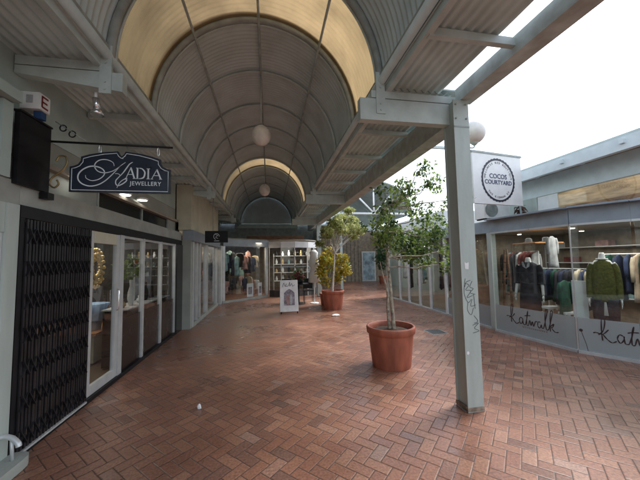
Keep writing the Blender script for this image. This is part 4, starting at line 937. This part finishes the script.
for x in (3.5,7.4): B(x,x+.12,14.1,14.22,0,3.84).build('post',COLP,bc)
B(7.4,12,13.5,13.6,0,3.3).build('side_wall',COLP,bc)
d=B(6.35,7.35,19.44,19.484,.02,2.1).build('door',FRAME,bc)
B(6.45,7.25,19.42,19.438,.1,2.0).build('pane',mat('bluish_door_glass',(.30,.40,.45),.15,var=.3,scale=3),d)
MB().tube([(6.5,19.40,1.0),(6.5,19.40,1.2)],.015).build('handle',CHROME,d)
pot((7.1,17.6,0),.25,.5,'distant terracotta pot beside the pale blue door')
t=thing('dark_shrub','dark leafy shrub in the distant pot beside the pale blue door','shrub',(7.1,17.6,.45))
mb=MB();q=random.Random(9)
for c in ((7.1,17.6,1.2),(6.9,17.6,1.6),(7.25,17.6,1.7),(7.05,17.6,2.0)): leaves(mb,c,.33,160,.16,q)
mb.build('foliage',LEAFD,t);MB().tube([(7.1,17.6,.43),(7.1,17.6,1.6)],.02).build('stem',BARK,t)
# white dress form beside second pot
df=thing('dress_display','white draped dress on a stand beside the farther pot','dress display',(1.62,10.6,0))
MB().lathe((1.62,10.6,.75),[(.10,0),(.22,.02),(.17,.35),(.13,.55),(.19,.62),(.2,.68),(.14,.98),(.16,1.10),(.07,1.2)],20,sy=.7).build('dress',WHITE,df)
MB().tube([(1.62,10.6,.02),(1.62,10.6,.8)],.02).build('stand_pole',WHITE,df);MB().lathe((1.62,10.6,0),[(.17,0),(.15,.03)],20).build('stand_foot',WHITE,df)
# cafe table and red planter
tb=thing('cafe_table','small dark table holding the red flowering planter near the corner shop','table',(1.05,10.7,0))
MB().lathe((1.05,10.7,.70),[(.38,0),(.38,.03)],24).build('top',BLACK,tb);MB().tube([(1.05,10.7,.03),(1.05,10.7,.70)],.03).build('stem',BLACK,tb);MB().lathe((1.05,10.7,0),[(.25,0),(.2,.03)],20).build('base',BLACK,tb)
t=thing('flower_planter','planter of deep red flowers on the dark cafe table','planter',(1.05,10.7,.73))
MB().lathe((1.05,10.7,.731),[(.16,0),(.2,.16)],18).build('planter',BLACK,t);mb=MB();leaves(mb,(1.05,10.7,.98),.2,260,.11,q);mb.build('flowers',REDC,t);mb=MB();leaves(mb,(1.05,10.7,1.08),.28,90,.12,q);mb.build('foliage',LEAFD,t)
for i,(x,y) in enumerate(((.65,11.0),(1.45,10.95))):
    ch=thing('cafe_chair',['dark cafe chair on the left of the planter table','dark cafe chair on the right of the planter table'][i],'chair',(x,y,0),'cafe chairs at the planter table')
    B(x-.19,x+.19,y-.19,y+.19,.43,.46).build('seat',BLACK,ch);B(x-.18,x+.18,y+.19,y+.215,.50,.88).build('backrest',BLACK,ch)
    for dx in(-.17,.17):
        for dy in(-.17,.2): MB().tube([(x+dx,y+dy,0),(x+dx,y+dy,.43 if dy<0 else .86)],.012,6).build('leg',BLACK,ch)
# ------------------------------------------------------------------ camera
f=290.;yaw=math.atan(51/f);pit=math.atan(19.3/f);rol=.018
cy,sy=math.cos(yaw),math.sin(yaw);cp,sp_=math.cos(pit),math.sin(pit)
F=Vector((sy*cp,cy*cp,sp_));r=Vector((cy,-sy,0));u=Vector((-sy*sp_,-cy*sp_,cp));c,s=math.cos(rol),math.sin(rol)
R=r*c-u*s;U=r*s+u*c
cam=bpy.data.cameras.new('camera');co=bpy.data.objects.new('camera',cam);C.objects.link(co)
cam.sensor_width=36;cam.sensor_fit='HORIZONTAL';cam.lens=36*f/640;cam.clip_start=.05;cam.clip_end=2000
M=Matrix(((R.x,U.x,-F.x,0),(R.y,U.y,-F.y,0),(R.z,U.z,-F.z,1.6),(0,0,0,1)));co.matrix_world=M;sc.camera=co
# ------------------------------------------------------------------ light
w=bpy.data.worlds.new('World');sc.world=w;w.use_nodes=True;nt=w.node_tree
bg=nt.nodes['Background'];sk=nt.nodes.new('ShaderNodeTexSky');sk.sky_type='NISHITA';sk.sun_disc=False
ELEV,AZ=math.radians(52),math.radians(70)
sk.sun_elevation=ELEV;sk.sun_rotation=AZ;sk.dust_density=1.5;sk.air_density=1.1
hs_=nt.nodes.new('ShaderNodeHueSaturation');hs_.inputs['Saturation'].default_value=.5
nt.links.new(sk.outputs[0],hs_.inputs['Color']);nt.links.new(hs_.outputs[0],bg.inputs[0]);bg.inputs[1].default_value=.15
sl=bpy.data.lights.new('sun','SUN');sl.energy=1.3;sl.angle=math.radians(20);sl.color=(1,.98,.95)
so=bpy.data.objects.new('sun',sl);C.objects.link(so)
d=Vector((math.sin(AZ)*math.cos(ELEV),math.cos(AZ)*math.cos(ELEV),math.sin(ELEV)));so.rotation_euler=d.to_track_quat('Z','Y').to_euler()
def area(x,y,z,sx,sy,e,col):
    l=bpy.data.lights.new('shop_fill_light','AREA');l.shape='RECTANGLE';l.size=sx;l.size_y=sy;l.energy=e;l.color=col;o=bpy.data.objects.new('shop_fill_light',l);C.objects.link(o);o.location=(x,y,z)
area(-.9,12.9,2.35,1.2,.8,14,(1,.78,.55));area(1.0,14,2.35,1.4,.8,10,(1,.92,.85));area(-3.4,5.4,2.45,1.2,2.5,17,(1,.90,.76));area(-2.9,9.5,2.4,.4,2.4,10,(1,.85,.65));area(6.3,4.8,2.15,1.5,2.8,24,(1,.95,.88));area(6.0,9.3,2.1,1.2,3,11,(1,.92,.85));area(6.0,2.5,3.18,.1,4,1.3,(1,.78,.55))  # area fills added to brighten the interiors behind the glass
sc.cycles.use_denoising=True;sc.cycles.max_bounces=8;sc.cycles.transparent_max_bounces=12;sc.cycles.diffuse_bounces=4;sc.cycles.sample_clamp_indirect=6
vs=sc.view_settings;vs.view_transform='Standard';vs.look='None';vs.gamma=1;vs.use_curve_mapping=False;vs.exposure=1.5
